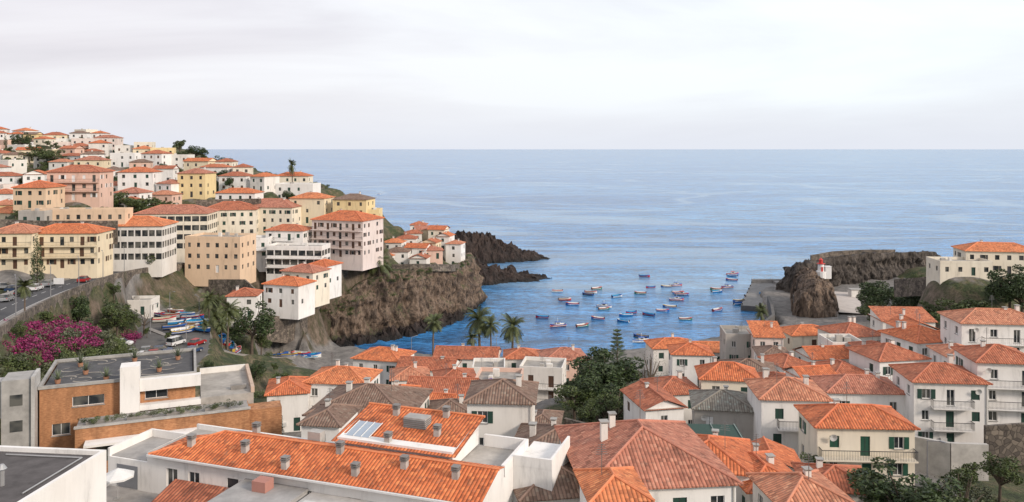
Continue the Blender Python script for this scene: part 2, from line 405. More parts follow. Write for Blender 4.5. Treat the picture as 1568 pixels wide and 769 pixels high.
# bottom right
H(1015,746,60,232,13,6,2,W,O,pitch=.40,chim=2); H(950,768,55.5,84,5,6,1,W,O3,pitch=.4,chim=0)
H(1085,722,70,120,8,-14,2,W,O,chim=1)
H(1192,752,68,92,8,6,2,W2,O3,chim=1)
H(1185,722,78,84,5.5,-8,2,W2,O,kind='gable')
H(1290,754,70,96,5.5,-8,1,W2,O2)
H(1255,778,60,110,6,6,1,W2,O)
# centre brown roofs
H(842,708,74,128,9,-10,2,W2,BR,shut=(0.015,0.07,0.04),chim=2)
H(765,618,84,100,7,-4,2,W2,BR,shut=GREEN,chim=1)
H(862,762,62,125,8,10,2,W2,BR,chim=1)
H(545,640,92,158,11,-8,2,W2,BR,chim=2)
H(490,652,84,60,6,-8,2,W,BR)
H(690,640,98,70,6,6,2,W2,BR); H(828,655,104,50,6,-8,2,G,BR,kind='hip')
H(670,628,110,84,6,-12,2,W2,O3,kind='gable'); H(673,603,124,104,7,-6,2,W2,O2,kind='gable')
H(512,588,128,96,8,-8,2,W,O3,chim=2); H(440,604,124,60,8,12,2,W,O)
H(575,552,160,76,8,-16,3,W,O,shut=GREEN,chim=2)
H(650,567,152,86,7,-8,2,W,O2,kind='gable'); H(628,582,145,56,7,8,2,W2,O); H(712,550,172,96,8,-5,1,W2,O2,kind='gable')
H(760,590,130,70,8,-6,2,P,O,kind='flat',balc=1,shut=BROWN)
H(828,568,146,66,7,-10,3,W2,O2,kind='flat',balc=2,shut=BROWN)
H(868,552,166,66,8,8,2,P,O); H(800,550,176,54,7,0,2,W2,O)
H(700,585,140,60,7,10,2,W,O2); H(748,568,156,50,7,0,2,W2,O,kind='flat')
H(610,612,118,46,6,0,2,W,O)
# ---- left upper avenue
H(14,358,188,66,9,4,3,C,O,shut=BROWN,dens=2.2,balc=2,sh=2.7)
H(95,358,192,104,9,4,3,C,O,shut=BROWN,dens=2.2,balc=2,chim=2,sh=2.7)
H(195,347,212,104,11,4,3,W2,O,wstyle='glass',dens=1.7,chim=0,name='glass_fronted_building',sh=3.1)
H(262,328,248,108,12,6,4,CR,O,wstyle='glass',dens=2.4,name='apartment_building')
H(350,322,264,80,12,10,3,CR,O,dens=2.6,chim=2); H(405,318,272,88,13,-8,3,CR,O,dens=2.6,chim=2)
H(325,366,226,90,10,-8,3,PE,O,kind='flat',wstyle='plain',shut=WHITE,name='peach_building',sh=3.1)
H(435,354,252,60,8,-8,2,W,O,balc=1); H(380,368,246,60,8,6,2,W,O,kind='flat',balc=2); H(450,380,242,88,8,-6,3,W,O,kind='flat',balc=2,wstyle='glass',dens=2.4)
H(430,437,212,62,8,-18,2,W,O,shut=BROWN,found=3); H(455,417,226,58,8,-22,2,CR,O3); H(484,408,236,36,8,-22,2,W,O)
H(370,454,203,44,7,6,2,W,O2); H(205,464,196,50,6,4,1,W2,O,kind='flat')
H(516,338,252,90,13,-20,4,PW,O,shut=BROWN,balc=2,dens=2.3,chim=1,name='pink_apartment_building')
H(535,306,275,54,9,-10,3,Y,BR,shut=BROWN); H(565,324,275,30,8,0,2,Y,O,kind='flat')
H(470,304,278,56,9,-10,3,C,O)
H(112,264,245,78,10,4,3,P,O,balc=2,shut=WHITE,chim=1); H(45,288,232,50,10,0,2,PE,O); H(293,266,290,44,9,-4,3,Y,O,kind='hip',shut=DK)
H(207,264,288,52,9,4,2,W,O); H(450,284,310,60,9,-6,3,W,O,kind='flat',dens=3); H(446,270,330,52,8,0,2,CR,O)
H(360,296,280,62,8,-4,1,W,O)
H(120,324,212,140,5,3,2,PE,O,kind='flat',wstyle='plain',found=3)
H(48,327,208,40,7,0,1,G,O,kind='flat')
# headland village
for (u,v,D,w,st,wc,rc) in [(600,372,292,30,2,W,O),(622,366,300,30,2,W,O2),(608,386,284,34,2,W,BR),(636,380,290,34,2,W,O),(655,372,298,26,2,C,O),(668,352,312,26,2,CR,O3),(650,352,318,28,2,C,O),(640,345,330,24,2,W,O),(662,384,290,32,1,P,O),(633,358,312,26,2,W2,O),(694,374,302,24,3,W,O),(590,392,282,22,1,W,O),(678,362,306,22,2,W,O3),(640,396,280,26,1,W2,O)]:
    H(u,v,D,w,6.5,random.uniform(-15,10),st,wc,rc,kind='hip' if random.random()<.4 else random.choice(['gable','flat']),chim=1,found=3)
# hillside rows
def skyl(u): return float(np.interp(u,[0,60,110,200,260,340,400,460,485,500],[192,200,193,208,224,240,249,262,270,300]))
rows=[(198,462),(206,447),(214,430),(222,408),(230,386),(238,366),(247,346),(258,326),(270,308),(283,291),(298,273),(313,254),(329,236)]
umax=[160,240,270,300,340,390,430,460,482,440,420,230,60]
EXPL=list(HOUSES)
for (v,D),um in zip(rows,umax):
    u=-30+random.uniform(0,20)
    while u<um:
        wm_=random.uniform(6.5,12.5); wp=wm_*F/D; uc=u+wp/2; ve=v+random.uniform(-3,3); DD=D+random.uniform(-6,6)
        x_=(uc-U0)/F*DD
        ok=ve>skyl(uc)+4 and not any(abs(h[3]-uc)<(h[5]+wp)/2*.7 and -16<h[4]-ve<14 and h[5]>40 for h in EXPL) and not any(math.hypot(h[0]-x_,h[1]-DD-4)<(h[2]+wm_/2)*.95 for h in EXPL)
        if ok and random.random()<.86:
            H(uc,ve,DD,wp,random.uniform(6,9),random.uniform(-25,25),random.choice([1,2,2,2,3]),random.choice([W,W,W,W,W2,CR,C,PW,P,Y,CR,W2,W2]),random.choice([O,O,O3,O2,BR]),kind=random.choice(['hip','hip','gable','hip','flat','flat']),chim=random.choice([0,1]),shut=random.choice([GREEN,BROWN,DK]),found=5)
        u+=wp+random.uniform(0,13)
# ================================================================= TERRAIN
coast=[(-3000,900),(-600,760),(-420,640),(-300,560),(-200,510),(-130,450),(-98,395),(-84,368),(-62,354),(-45,352),(-30,348),(-18,338),(-15,318),(-17,303),(-21,290),(-28,279),(-36,266),(-47,256),(-55,246),(-72,243),(-73,236),(-50,233),(-20,226),(20,225),(43,236),(68,250),(86,262),(90,292),(97,322),(112,343),(137,352),(165,362),(215,385),(300,400),(700,450),(3000,700),(3000,-600),(-3000,-600)]
for q in [(-60,40,36),(-20,40,29),(20,40,28),(60,40,30),(0,0,50),(-80,0,52),(80,0,50),(0,-100,70),(-300,-100,90),(300,-100,90),(130,60,34),(200,100,38),(-120,60,42),
          (0,80,25),(10,105,22),(8,130,18),(15,160,12),(10,190,6),(-20,190,5),(-50,190,5),(40,190,5),
          (-45,160,9),(-50,125,15),(-30,85,25),(-60,85,24),(-62,110,22),(-80,228,7),(-75,232,4),(-64,226,4),(-68,232,4),
          (-17,315,15),(-21,330,15),(-19,300,16.5),(-24,290,17),(-32,280,18),(-38,270,18.5),(-48,261,20),(-57,256,21),(-40,295,19),(-62,262,21.5),(-66,251,15),(-70,240,7),
          (-72,228,8),(-76,222,9),(-84,360,42),(-92,345,45),(-70,348,36),(-60,320,32),(-50,330,28),(-70,290,31),(-48,300,26),(-58,280,25),(-40,340,22),(-30,320,21),
          (-250,420,62),(-250,300,58),(-200,460,60),(-300,500,66),(-600,500,90),(-600,300,100),(-900,100,150),(-250,180,46),(-200,120,42),(-130,440,46),(-160,480,50),
          (92,270,3),(100,285,3),(100,310,3),(110,330,3),(120,300,3.5),(128,290,3.5),(135,300,4),(125,265,4),(140,318,5),(150,322,6),(105,250,4),(90,240,4),(130,240,8),
          (150,290,9),(165,300,11),(175,325,11),(160,250,16),(145,220,14),(165,215,20),(190,330,10),(220,370,8),(300,300,14),(300,200,26),(600,300,26),(145,190,16),(175,190,25)]:
    CTRL.append((*q,1.2))
for x in range(-50,95,12):
    for y in (207,217,225): CTRL.append((x,y if x<40 else y+(x-40)*.3,2.6,3.0))
for (u,v,D) in [(280,470,208),(260,468,206),(300,470,204),(60,520,124),(90,515,138),(60,545,115),(120,520,148),(10,550,108),(150,490,168),(170,475,184),(60,565,112),(300,575,155),(350,570,160),(400,560,178),(335,520,188),(380,520,200),(360,540,190),(400,530,210)]:
    CTRL.append((*PD(u,v,D),1.2))
for (u,v) in [(190,527),(160,540),(230,540),(270,535),(240,510),(270,500),(300,510),(250,490),(280,560),(210,560),(290,485)]:
    CTRL.append((*PZ(u,v,18.3),1.4))
ROAD=[PD(u,v,D) for u,v,D in [(-100,525,105),(-4,476,140),(60,450,164),(110,433,182),(150,422,200),(200,413,217),(262,406,234),(310,402,252),(350,398,270)]]
def resample(P,step=2.0,it=3):
    P=[Vector(p) for p in P]
    for _ in range(it):
        Q=[P[0]]
        for a,b_ in zip(P,P[1:]): Q+= [a*.75+b_*.25,a*.25+b_*.75]
        Q.append(P[-1]); P=Q
    return P
RP=resample(ROAD)
for i,p in enumerate(RP[::3]): CTRL.append((p.x,p.y,p.z,1.5))
RAMP=resample([PD(405,535,222),PD(430,512,228),PD(460,475,238),PD(495,435,248),PD(525,408,256),PD(560,398,266)])
for p in RAMP[::5]: CTRL.append((p.x,p.y,p.z,1.5))
HR=resample([PZ(250,500,18.35),PZ(290,515,18.2),PD(330,530,180),PD(370,545,184),PD(410,548,200),PD(440,546,214)])
for p in HR[::5]: CTRL.append((p.x,p.y,p.z,1.5))
def sdist(X,Yv,poly,closed=True):
    n=len(poly); d=np.full(X.shape,1e9); ins=np.zeros(X.shape,bool)
    for i in range(n if closed else n-1):
        x0,y0=poly[i][:2]; x1,y1=poly[(i+1)%n][:2]
        dx,dy=x1-x0,y1-y0; L=dx*dx+dy*dy+1e-9
        t=np.clip(((X-x0)*dx+(Yv-y0)*dy)/L,0,1)
        d=np.minimum(d,np.hypot(X-x0-t*dx,Yv-y0-t*dy))
        if closed:
            c=((y0>Yv)!=(y1>Yv))
            with np.errstate(divide='ignore',invalid='ignore'):
                xi=(x1-x0)*(Yv-y0)/(y1-y0+1e-12)+x0
            ins^=(c&(X<xi))
    return d,ins
xs=np.concatenate([np.linspace(-3000,-470,14),np.arange(-450,-190,4),np.arange(-190,200,1.5),np.arange(200,420,5),np.linspace(440,3000,14)])
ys=np.concatenate([np.linspace(-600,10,14),np.arange(20,420,1.5),np.arange(420,700,5),np.linspace(720,1500,10)])
X,Yg=np.meshgrid(xs,ys)
cp=np.array(CTRL)
num=np.zeros(X.shape);den=np.zeros(X.shape)
for x,y,z,w in cp:
    r2=(X-x)**2+(Yg-y)**2+3.0
    k=w/r2**1.9
    num+=k*z;den+=k
Z=num/den
nz=np.zeros(X.shape)
for j in range(X.shape[0]):
    for i in range(X.shape[1]):
        if abs(X[j,i])<460 and 10<Yg[j,i]<700: nz[j,i]=noise.fractal(Vector((X[j,i]*.1,Yg[j,i]*.1,0)),1,2,3)
d,ins=sdist(X,Yg,coast)
Z=Z+nz*.6
for (cx,cy,hw,hd,ya,zb) in FLAT:
    m=(abs(X-cx)<15)&(abs(Yg-cy)<15)
    if not m.any(): continue
    dx=X[m]-cx; dy=Yg[m]-cy
    lx=dx*math.cos(ya)+dy*math.sin(ya); ly=-dx*math.sin(ya)+dy*math.cos(ya)
    inside=(abs(lx)<hw+1)&(abs(ly)<hd+1)
    zz=Z[m]; zz[inside]=np.minimum(zz[inside],zb-.05); Z[m]=zz
def flatten(Pth,half,drop=.25):
    global Z
    A=np.array([tuple(p) for p in Pth]); best=np.full(X.shape,1e9); zz=np.zeros(X.shape)
    for a,b_ in zip(A,A[1:]):
        dx,dy=b_[0]-a[0],b_[1]-a[1]; L=dx*dx+dy*dy+1e-9
        t=np.clip(((X-a[0])*dx+(Yg-a[1])*dy)/L,0,1); dd=np.hypot(X-a[0]-t*dx,Yg-a[1]-t*dy)
        m=dd<best; best[m]=dd[m]; zz[m]=(a[2]+t*(b_[2]-a[2]))[m]
    m=best<half; Z[m]=zz[m]-drop
def flatpoly(poly,z,drop=.12):
    dd,ii=sdist(X,Yg,poly); m=ii|(dd<1.5); Z[m]=z-drop
PARK=[PZ(u,v,18.3)[:2] for u,v in [(118,556),(290,572),(318,540),(322,510),(300,478),(238,474),(225,488),(205,512),(150,522)]]
flatpoly(PARK,18.3)
flatten(HR,4,.15); flatten(RP,7.5); flatten(RAMP,3.2)
t=np.clip(d/3.5,0,1); t=t*t*(3-2*t)
Z=np.where(ins,-6+(Z+6)*t,-6)
verts=np.stack([X.ravel(),Yg.ravel(),Z.ravel()],1)
ny,nx=X.shape
idx=np.arange(ny*nx).reshape(ny,nx)
fc=np.stack([idx[:-1,:-1].ravel(),idx[:-1,1:].ravel(),idx[1:,1:].ravel(),idx[1:,:-1].ravel()],1)
me=bpy.data.meshes.new('terrain'); me.from_pydata(verts.tolist(),[],fc.tolist())
urb=np.zeros(X.shape)
for hx in HOUSES:
    dd=np.hypot(X-hx[0],Yg-hx[1]); 
    if hx[1]<205 and hx[1]>30 : urb=np.maximum(urb,np.clip(1.5-dd/(hx[2]+5),0,1))
    else: urb=np.maximum(urb,np.clip(1.25-dd/(hx[2]+4),0,1)*.62)
urb=np.maximum(urb,((Z<7)&(Yg<345)&(Yg>150)).astype(float))
dd,ii=sdist(X,Yg,PARK); urb[ii]=1
at=me.attributes.new('urban','FLOAT','POINT'); at.data.foreach_set('value',urb.ravel().astype(np.float32))
m,nt,b=newmat('ground_cover'); p=wpos(nt)
n1=noi(nt,p,.22,9,.7)
veg=ramp(nt,n1,[(0.32,(0.03,0.042,0.016)),(0.46,(0.055,0.072,0.026)),(0.55,(0.11,0.1,0.05)),(0.63,(0.18,0.14,0.09)),(0.74,(0.09,0.09,0.045))])
veg=mixc(nt,1.0,veg,ramp(nt,noi(nt,p,1.6,6,.7),[(0.35,.45),(0.65,1.25)]),'MULTIPLY')
ge=nt.nodes.new('ShaderNodeNewGeometry'); sn=nt.nodes.new('ShaderNodeSeparateXYZ'); nt.links.new(ge.outputs['Normal'],sn.inputs[0])
rockc=ramp(nt,noi(nt,mapping(nt,p,(1,1,.4)),.5,9,.75),[(0.3,(0.035,0.03,0.022)),(0.42,(0.06,0.06,0.03)),(0.52,(0.12,0.092,0.068)),(0.7,(0.24,0.19,0.145))])
a_=nt.nodes.new('ShaderNodeAttribute'); a_.attribute_name='urban'
pav=ramp(nt,noi(nt,p,.5,8,.7),[(0.3,(0.1,0.095,0.09)),(0.5,(0.19,0.18,0.17)),(0.7,(0.28,0.26,0.24))])
nn_=nt.nodes.new('ShaderNodeMath'); nn_.operation='ADD'; nt.links.new(a_.outputs['Fac'],nn_.inputs[0]); nt.links.new(ramp(nt,noi(nt,p,.35,5),[(.3,0.0),(.7,.3)]),nn_.inputs[1])
c=mixc(nt,ramp(nt,nn_.outputs[0],[(0.5,0.0),(0.7,1.0)]),veg,pav)
c=mixc(nt,ramp(nt,sn.outputs[2],[(0.55,1.0),(0.75,0.0)]),c,rockc)
nt.links.new(c,b.inputs['Base Color']); b.inputs['Roughness'].default_value=.95
bump(nt,b,noi(nt,p,2.0,7,.75),.8,.4)
me.materials.append(m)
ob=bpy.data.objects.new('terrain',me); scene.collection.objects.link(ob)
me.polygons.foreach_set('use_smooth',[True]*len(me.polygons))
def gz(x,y):
    i=int(np.searchsorted(xs,x))-1; j=int(np.searchsorted(ys,y))-1
    i=max(0,min(nx-2,i)); j=max(0,min(ny-2,j))
    fx=(x-xs[i])/(xs[i+1]-xs[i]); fy=(y-ys[j])/(ys[j+1]-ys[j])
    return Z[j,i]*(1-fx)*(1-fy)+Z[j,i+1]*fx*(1-fy)+Z[j+1,i]*(1-fx)*fy+Z[j+1,i+1]*fx*fy
# ================================================================= SEA
me=bpy.data.meshes.new('sea'); R=90000
me.from_pydata([(-R,-800,0),(R,-800,0),(R,R,0),(-R,R,0)],[],[(0,1,2,3)])
m,nt,b=newmat('sea_water'); p=wpos(nt)
streak=noi(nt,mapping(nt,p,(.0016,.006,1)),1.0,6,.6,1.6)
rip=noi(nt,mapping(nt,p,(.3,.75,1),(0,0,.25)),1.0,5,.7)
rip2=noi(nt,mapping(nt,p,(.035,.11,1),(0,0,-.2)),1.0,8,.72,.5)
c=ramp(nt,streak,[(0.35,(0.028,0.145,0.34)),(0.5,(0.045,0.19,0.41)),(0.62,(0.08,0.245,0.46))])
c=mixc(nt,1.0,c,ramp(nt,rip2,[(0.38,.5),(0.62,1.45)]),'MULTIPLY')
c=mixc(nt,1.0,c,ramp(nt,rip,[(0.38,.5),(0.62,1.5)]),'MULTIPLY')
wv=N(nt,'ShaderNodeTexNoise',Scale=1.0,Detail=3,Roughness=.4,Distortion=.7); nt.links.new(mapping(nt,p,(.0022,.0048,1)),wv.inputs['Vector'])
line=ramp(nt,wv.outputs['Fac'],[(0.476,0.0),(0.495,.5),(0.505,.5),(0.524,0.0)])
c=mixc(nt,line,c,(0.27,0.40,0.52))
nt.links.new(c,b.inputs['Base Color']); b.inputs['Roughness'].default_value=.2; b.inputs['IOR'].default_value=1.33
h=mixc(nt,.5,rip,rip2)
bump(nt,b,h,.5,1.3)
me.materials.append(m); link('sea',me,(0,0,0))
# ================================================================= ROCK
def cliff(name,path,top,bot=-1.5,out=2.2,res=.5,warm=1.0,amp=1.0,mn='sea_cliff_rock',green=True):
    P=resample([(x,y,0) for x,y in path],1,2)
    L=[0]
    for a,b_ in zip(P,P[1:]): L.append(L[-1]+(b_-a).length)
    n=int(L[-1]/res); V=[]
    rows_=int((max(top)-bot)/res)
    tl=np.linspace(0,L[-1],len(top))
    for i in range(n+1):
        s=L[-1]*i/n; k=min(len(P)-2,max(0,int(np.searchsorted(L,s))-1)); tt=(s-L[k])/max(1e-6,L[k+1]-L[k])
        q=P[k].lerp(P[k+1],tt); dr=(P[k+1]-P[k]).normalized(); nn=Vector((dr.y,-dr.x,0))
        T=float(np.interp(s,tl,top))+noise.noise(Vector((s*.25,3,0)))*1.0+noise.noise(Vector((s*.8,7,0)))*.5
        for j in range(rows_+4):
            if j<=rows_:
                f=j/rows_; z=bot+(T-bot)*f; slope=(1-f)**1.3*out*1.6
                pp=Vector((q.x*.17,q.y*.17,z*.07))
                dsp=(noise.ridged_multi_fractal(pp,1,2.1,5,1,2)-1.1)*2.0*amp+noise.fractal(Vector((q.x*.6,q.y*.6,z*.3)),1,2,4)*1.3*amp+noise.noise(Vector((q.x*.05,q.y*.05,z*.3)))*1.3*amp
                edge=min(1,(1-f)*5+.15)
                pos=q+nn*(slope+dsp*edge)
                V.append((pos.x,pos.y,z))
            else:
                g=(j-rows_)*1.1; pos=q-nn*(g+.2)
                V.append((pos.x,pos.y,T-.12*g+noise.fractal(Vector((pos.x*.6,pos.y*.6,1)),1,2,3)*.35 if j<rows_+3 else T-2.5))
    c_=rows_+4
    Fc=[(i*c_+j,i*c_+j+1,(i+1)*c_+j+1,(i+1)*c_+j) for i in range(n) for j in range(c_-1)]
    me=bpy.data.meshes.new(name); me.from_pydata(V,[],Fc); me.materials.append(mat_cliff(mn,warm,green))
    return link(name,me,(0,0,0))
SC=cliff('sea_cliff',[(-18,340),(-14.5,318),(-16,303),(-20,290),(-27,279),(-35,267),(-46,258),(-55,250),(-64,246),(-71,243)][::-1],[6,12,17.5,19.5,18.5,18,17.5,17,16,15.5],warm=1,amp=1.15)
HC=cliff('hill_cliff',[(-62,353),(-82,360),(-98,388)][::-1],[44,42,34],bot=18,warm=1,out=3)
cliff('harbour_cliff',[(109,322),(111,311),(117,311),(124,317),(134,323),(147,328),(162,332),(176,338),(190,350)],[12,15,16,16.6,17,16.8,16.5,16,12],bot=0,out=1.2,warm=.5,amp=1.0,mn='grey_rock',green=False)
def rockmass(name,path,width,res=.7,warm=0,amp=1.0,power=1.0,flat=0,jag=1.0):
    A=np.array(path,float); x0,x1=A[:,0].min()-width*1.4,A[:,0].max()+width*1.4; y0,y1=A[:,1].min()-width*1.4,A[:,1].max()+width*1.4
    gx=np.arange(x0,x1,res);gy=np.arange(y0,y1,res); V=[]
    Fc=[]
    for j,yy in enumerate(gy):
        for i,xx in enumerate(gx):
            wx=xx+noise.noise(Vector((xx*.12,yy*.12,5)))*width*.35+noise.noise(Vector((xx*.45,yy*.45,5)))*width*.12; wy=yy+noise.noise(Vector((xx*.12,yy*.12,9)))*width*.35+noise.noise(Vector((xx*.45,yy*.45,9)))*width*.12
            best=1e9;hz=0
            for a,b_ in zip(A,A[1:]):
                dx,dy=b_[0]-a[0],b_[1]-a[1]; t=max(0,min(1,((wx-a[0])*dx+(wy-a[1])*dy)/(dx*dx+dy*dy)))
                q=math.hypot(wx-a[0]-t*dx,wy-a[1]-t*dy)
                if q<best: best=q;hz=a[2]+t*(b_[2]-a[2])
            f=max(0,1-(best/width)**2)**power
            r=noise.ridged_multi_fractal(Vector((xx*.13,yy*.13,2)),1,2.1,6,1,2)
            k1,k2=(.82,.14) if flat else (.5,.38)
            z=-2.2+(hz+2.2)*f*(k1+k2*r)+noise.fractal(Vector((xx*.5,yy*.5,0)),1,2,4)*1.5*amp*f
            jx=noise.fractal(Vector((xx*.4,yy*.4,z*.35)),1,2,4)*1.1*jag; jy=noise.fractal(Vector((xx*.4+50,yy*.4,z*.35)),1,2,4)*1.1*jag
            V.append((xx+jx,yy+jy,z))
    n_=len(gx)
    for j in range(len(gy)-1):
        for i in range(n_-1):
            q=(j*n_+i,j*n_+i+1,(j+1)*n_+i+1,(j+1)*n_+i)
            if max(V[k][2] for k in q)>-2: Fc.append(q)
    me=bpy.data.meshes.new(name); me.from_pydata(V,[],Fc); me.materials.append(mat_cliff('warm_rock' if warm>.7 else 'grey_rock' if warm>.2 else 'dark_basalt',warm)); return link(name,me,(0,0,0))
rockmass('basalt_headland',[(-38,415,14),(-26,422,15),(-14,428,13),(-2,432,9),(8,436,4),(14,438,1)],12)
rockmass('basalt_outcrop',[(-24,352,9),(-14,360,8),(-4,366,6),(5,368,3.5),(10,370,1)],11)
rockmass('basalt_headland',[(-40,385,12),(-28,380,9),(-18,384,6)],9)
rockmass('shore_rocks',[(-52,243,1.2),(-42,250,2),(-33,259,2.2),(-26,270,2.5),(-19,283,1.6)],5,res=.45,amp=1.8)
rockmass('lighthouse_rock',[(104,272,14.5),(107,284,16.2),(111,296,15.8)],6.8,res=.4,warm=1,power=.3,flat=1,amp=.8,jag=1.1)
rockmass('clifftop_rock',[(119,322,14),(130,331,15),(144,338,15),(160,343,15),(176,352,13)],8,res=.6,warm=.5,power=.3,flat=1,amp=1.2)
# ================================================================= ROAD / PAVEMENT
def ribbon(name,Pth,o0,o1,dz,mat,thick=0,slab=False,dash=None):
    V=[];Fc=[]
    n=len(Pth)
    for i in range(n):
        a=Pth[max(0,i-1)];c_=Pth[min(n-1,i+1)]; dr=Vector((c_.x-a.x,c_.y-a.y,0)).normalized(); nn=Vector((dr.y,-dr.x,0)); q=Pth[i]
        for o in (o0,o1): V.append((q.x+nn.x*o,q.y+nn.y*o,q.z+dz))
    for i in range(n-1):
        if dash and (i//dash)%2: continue
        Fc.append((2*i,2*i+1,2*i+3,2*i+2))
    if thick:
        k=len(V); V+=[(x,y,z-thick) for x,y,z in V[:]]
        for i in range(n-1):
            Fc+= [(2*i,2*i+2,k+2*i+2,k+2*i),(2*i+1,k+2*i+1,k+2*i+3,2*i+3)]
    me=bpy.data.meshes.new(name); me.from_pydata(V,[],Fc); me.materials.append(mat); return link(name,me,(0,0,0))
asph=mat_plain('asphalt',(0.075,0.075,0.08),.9,0,.35,.8)
pavm=mat_plain('paving',(0.30,0.28,0.26),.9,0,.3,1.2)
mk=mat_plain('road_paint',(0.7,0.7,0.68),.7)
ribbon('road',RP,-4,4,0,asph,1.0)
ribbon('road_marking',RP,-.07,.07,.012,mk,dash=1); ribbon('road_marking',RP,-3.7,-3.58,.012,mk); ribbon('road_marking',RP,3.58,3.7,.012,mk)
ribbon('pavement',RP,4.003,6.2,.13,pavm,1.0); ribbon('pavement',RP,-7.4,-4.003,.13,pavm,1.0)
ribbon('harbour_road',HR,-2.8,2.8,.03,asph,.6); ribbon('pavement',HR,2.803,4.0,.15,pavm,.6)
ribbon('stone_ramp',RAMP,-1.8,1.8,.0,mat_plain('cobbles',(0.2,0.19,0.17),.95,0,.35,1.5),.8)
b=B(); b.poly('asphalt',mat_plain('car_park_asphalt',(.13,.125,.12),.92,0,.35,.5),[(x,y,18.24) for x,y in PARK]); b.build('car_park')
b=B()
for k in range(9):
    a=PZ(135+k*17,541+k*1.5,18.3); b.poly('line',mk,[(a[0],a[1],18.25),(a[0]+.12,a[1],18.25),(a[0]+.9,a[1]+4.6,18.25),(a[0]+.78,a[1]+4.6,18.25)])
b.build('parking_bay_marking')
def swall(name,pts,ht,th=.45,mat=None):
    P=[Vector(p) for p in pts]; b=B(); m=mat or mat_stone('stone_masonry',(0.09,0.075,0.065),(0.25,0.21,0.17))
    for a,c_ in zip(P,P[1:]):
        dr=Vector((c_.x-a.x,c_.y-a.y,0)).normalized(); nn=Vector((dr.y,-dr.x,0))*th/2
        v=[a+nn,c_+nn,c_-nn,a-nn]; lo=[q-Vector((0,0,ht)) for q in v]
        V,f,_=b.g('masonry',m); i=len(V); V.extend([tuple(q) for q in v+lo]); f.extend([(i+t[0],i+t[1],i+t[2],i+t[3]) for t in ((0,1,2,3),(0,4,5,1),(2,6,7,3),(1,5,6,2),(3,7,4,0))])
    return b.build(name)
def off(Pth,o,dz):
    R_=[]
    n=len(Pth)
    for i in range(n):
        a=Pth[max(0,i-1)];c_=Pth[min(n-1,i+1)]; dr=Vector((c_.x-a.x,c_.y-a.y,0)).normalized(); R_.append((Pth[i].x+dr.y*o,Pth[i].y-dr.x*o,Pth[i].z+dz))
    return R_
swall('retaining_wall',off(RP,6.6,1.05)[::2],9,.5)
swall('ramp_wall',off(RAMP,2.1,1.0)[::2],5,.5); swall('ramp_wall',off(RAMP,-2.1,.9)[::2],3,.4)
swall('stone_wall',[PD(865,640,108),PD(905,650,104),PD(950,662,100)],6)
swall('stone_wall',[PD(600,405,272),PD(640,404,274),PD(690,405,284),PD(712,405,298)],2.5)
swall('stone_wall',[PD(1370,428,225),PD(1420,424,212),PD(1500,430,205)],5); swall('stone_wall',[PD(1508,652,96),PD(1568,648,96),PD(1640,645,96)],5)
swall('stone_wall',[PD(1400,668,90),PD(1455,678,88),PD(1512,680,88)],4,mat=concrete((.5,.48,.45)))
swall('stone_wall',[PD(0,336,204),PD(60,338,204),PD(180,338,204)],6); swall('stone_wall',[PD(300,306,270),PD(400,304,275)],5)
swall('stone_wall',[PD(238,440,224),PD(300,428,228),PD(375,428,222),PD(400,450,214)],11)
swall('stone_wall',[PD(395,480,208),PD(440,486,214),PD(470,470,224)],7)
swall('cliff_parapet',[(120,320,17.2),(132,328,17.8),(146,333,17.8),(162,337,17.4)],3,.5)
swall('harbour_wall',[(78,250,5),(86,262,5.5),(90,276,6),(94,292,6)],8,1.0,mat_plain('dark_concrete',(0.13,0.125,0.12),.9,0,.4,.5))
b=B(); dc=mat_plain('dark_concrete',(0.13,0.125,0.12),.9,0,.4,.5)
b.poly('deck',concrete((.24,.235,.23)),[(85,296,1.9),(97,290,1.9),(127,346,1.9),(104,346,1.9)])
for a,c_ in (((85,296),(97,290)),((85,296),(104,346)),((97,290),(127,346)),((104,346),(127,346))):
    b.poly('quay_face',dc,[(*a,1.9),(*c_,1.9),(*c_,-3),(*a,-3)])
b.box('parapet',concrete((.3,.29,.28)),104,127,345.2,346.2,1.905,3.4)
b.box('upper_quay',concrete((.3,.29,.28)),113,127,330,345.1,1.903,2.9); b.box('quay_steps',dc,111.5,112.99,332,338,1.904,2.4)
for k in range(7):
    t=k/6; b.cyl('bollard',paint((.05,.05,.05)),85.8+18*t,297+48*t,1.9,2.5,.2,.26,8)
for k in range(9): b.cyl('railing_post',paint((.55,.55,.55)),104.5+k*2.7,345.7,3.4,4.4,.05,.05,5)
b.box('handrail',paint((.55,.55,.55)),104,127,345.66,345.74,4.4,4.47)
b.box('slipway',concrete((.2,.19,.18)),90,96,262,291,-2,1.2)
b.box('crates',paint((.05,.2,.4)),99,100.4,318,319.2,1.903,2.7); b.box('crates',paint((.4,.3,.1)),101,102.2,321,322,1.903,2.5)
b.build('pier')
b=B(); b.poly('paving',mat_plain('pale_paving',(.55,.5,.46),.9,0,.25,.4),[(*PZ(u,v,4.6)[:2],4.6) for u,v in [(1282,478),(1345,482),(1330,450),(1276,446)]])
b.box('kiosk',mat_wall(W2),127,131,298,301,4.0,7.2); b.box('kiosk_top',concrete(),126.7,131.3,297.7,301.3,7.203,7.4)
b.build('plaza')
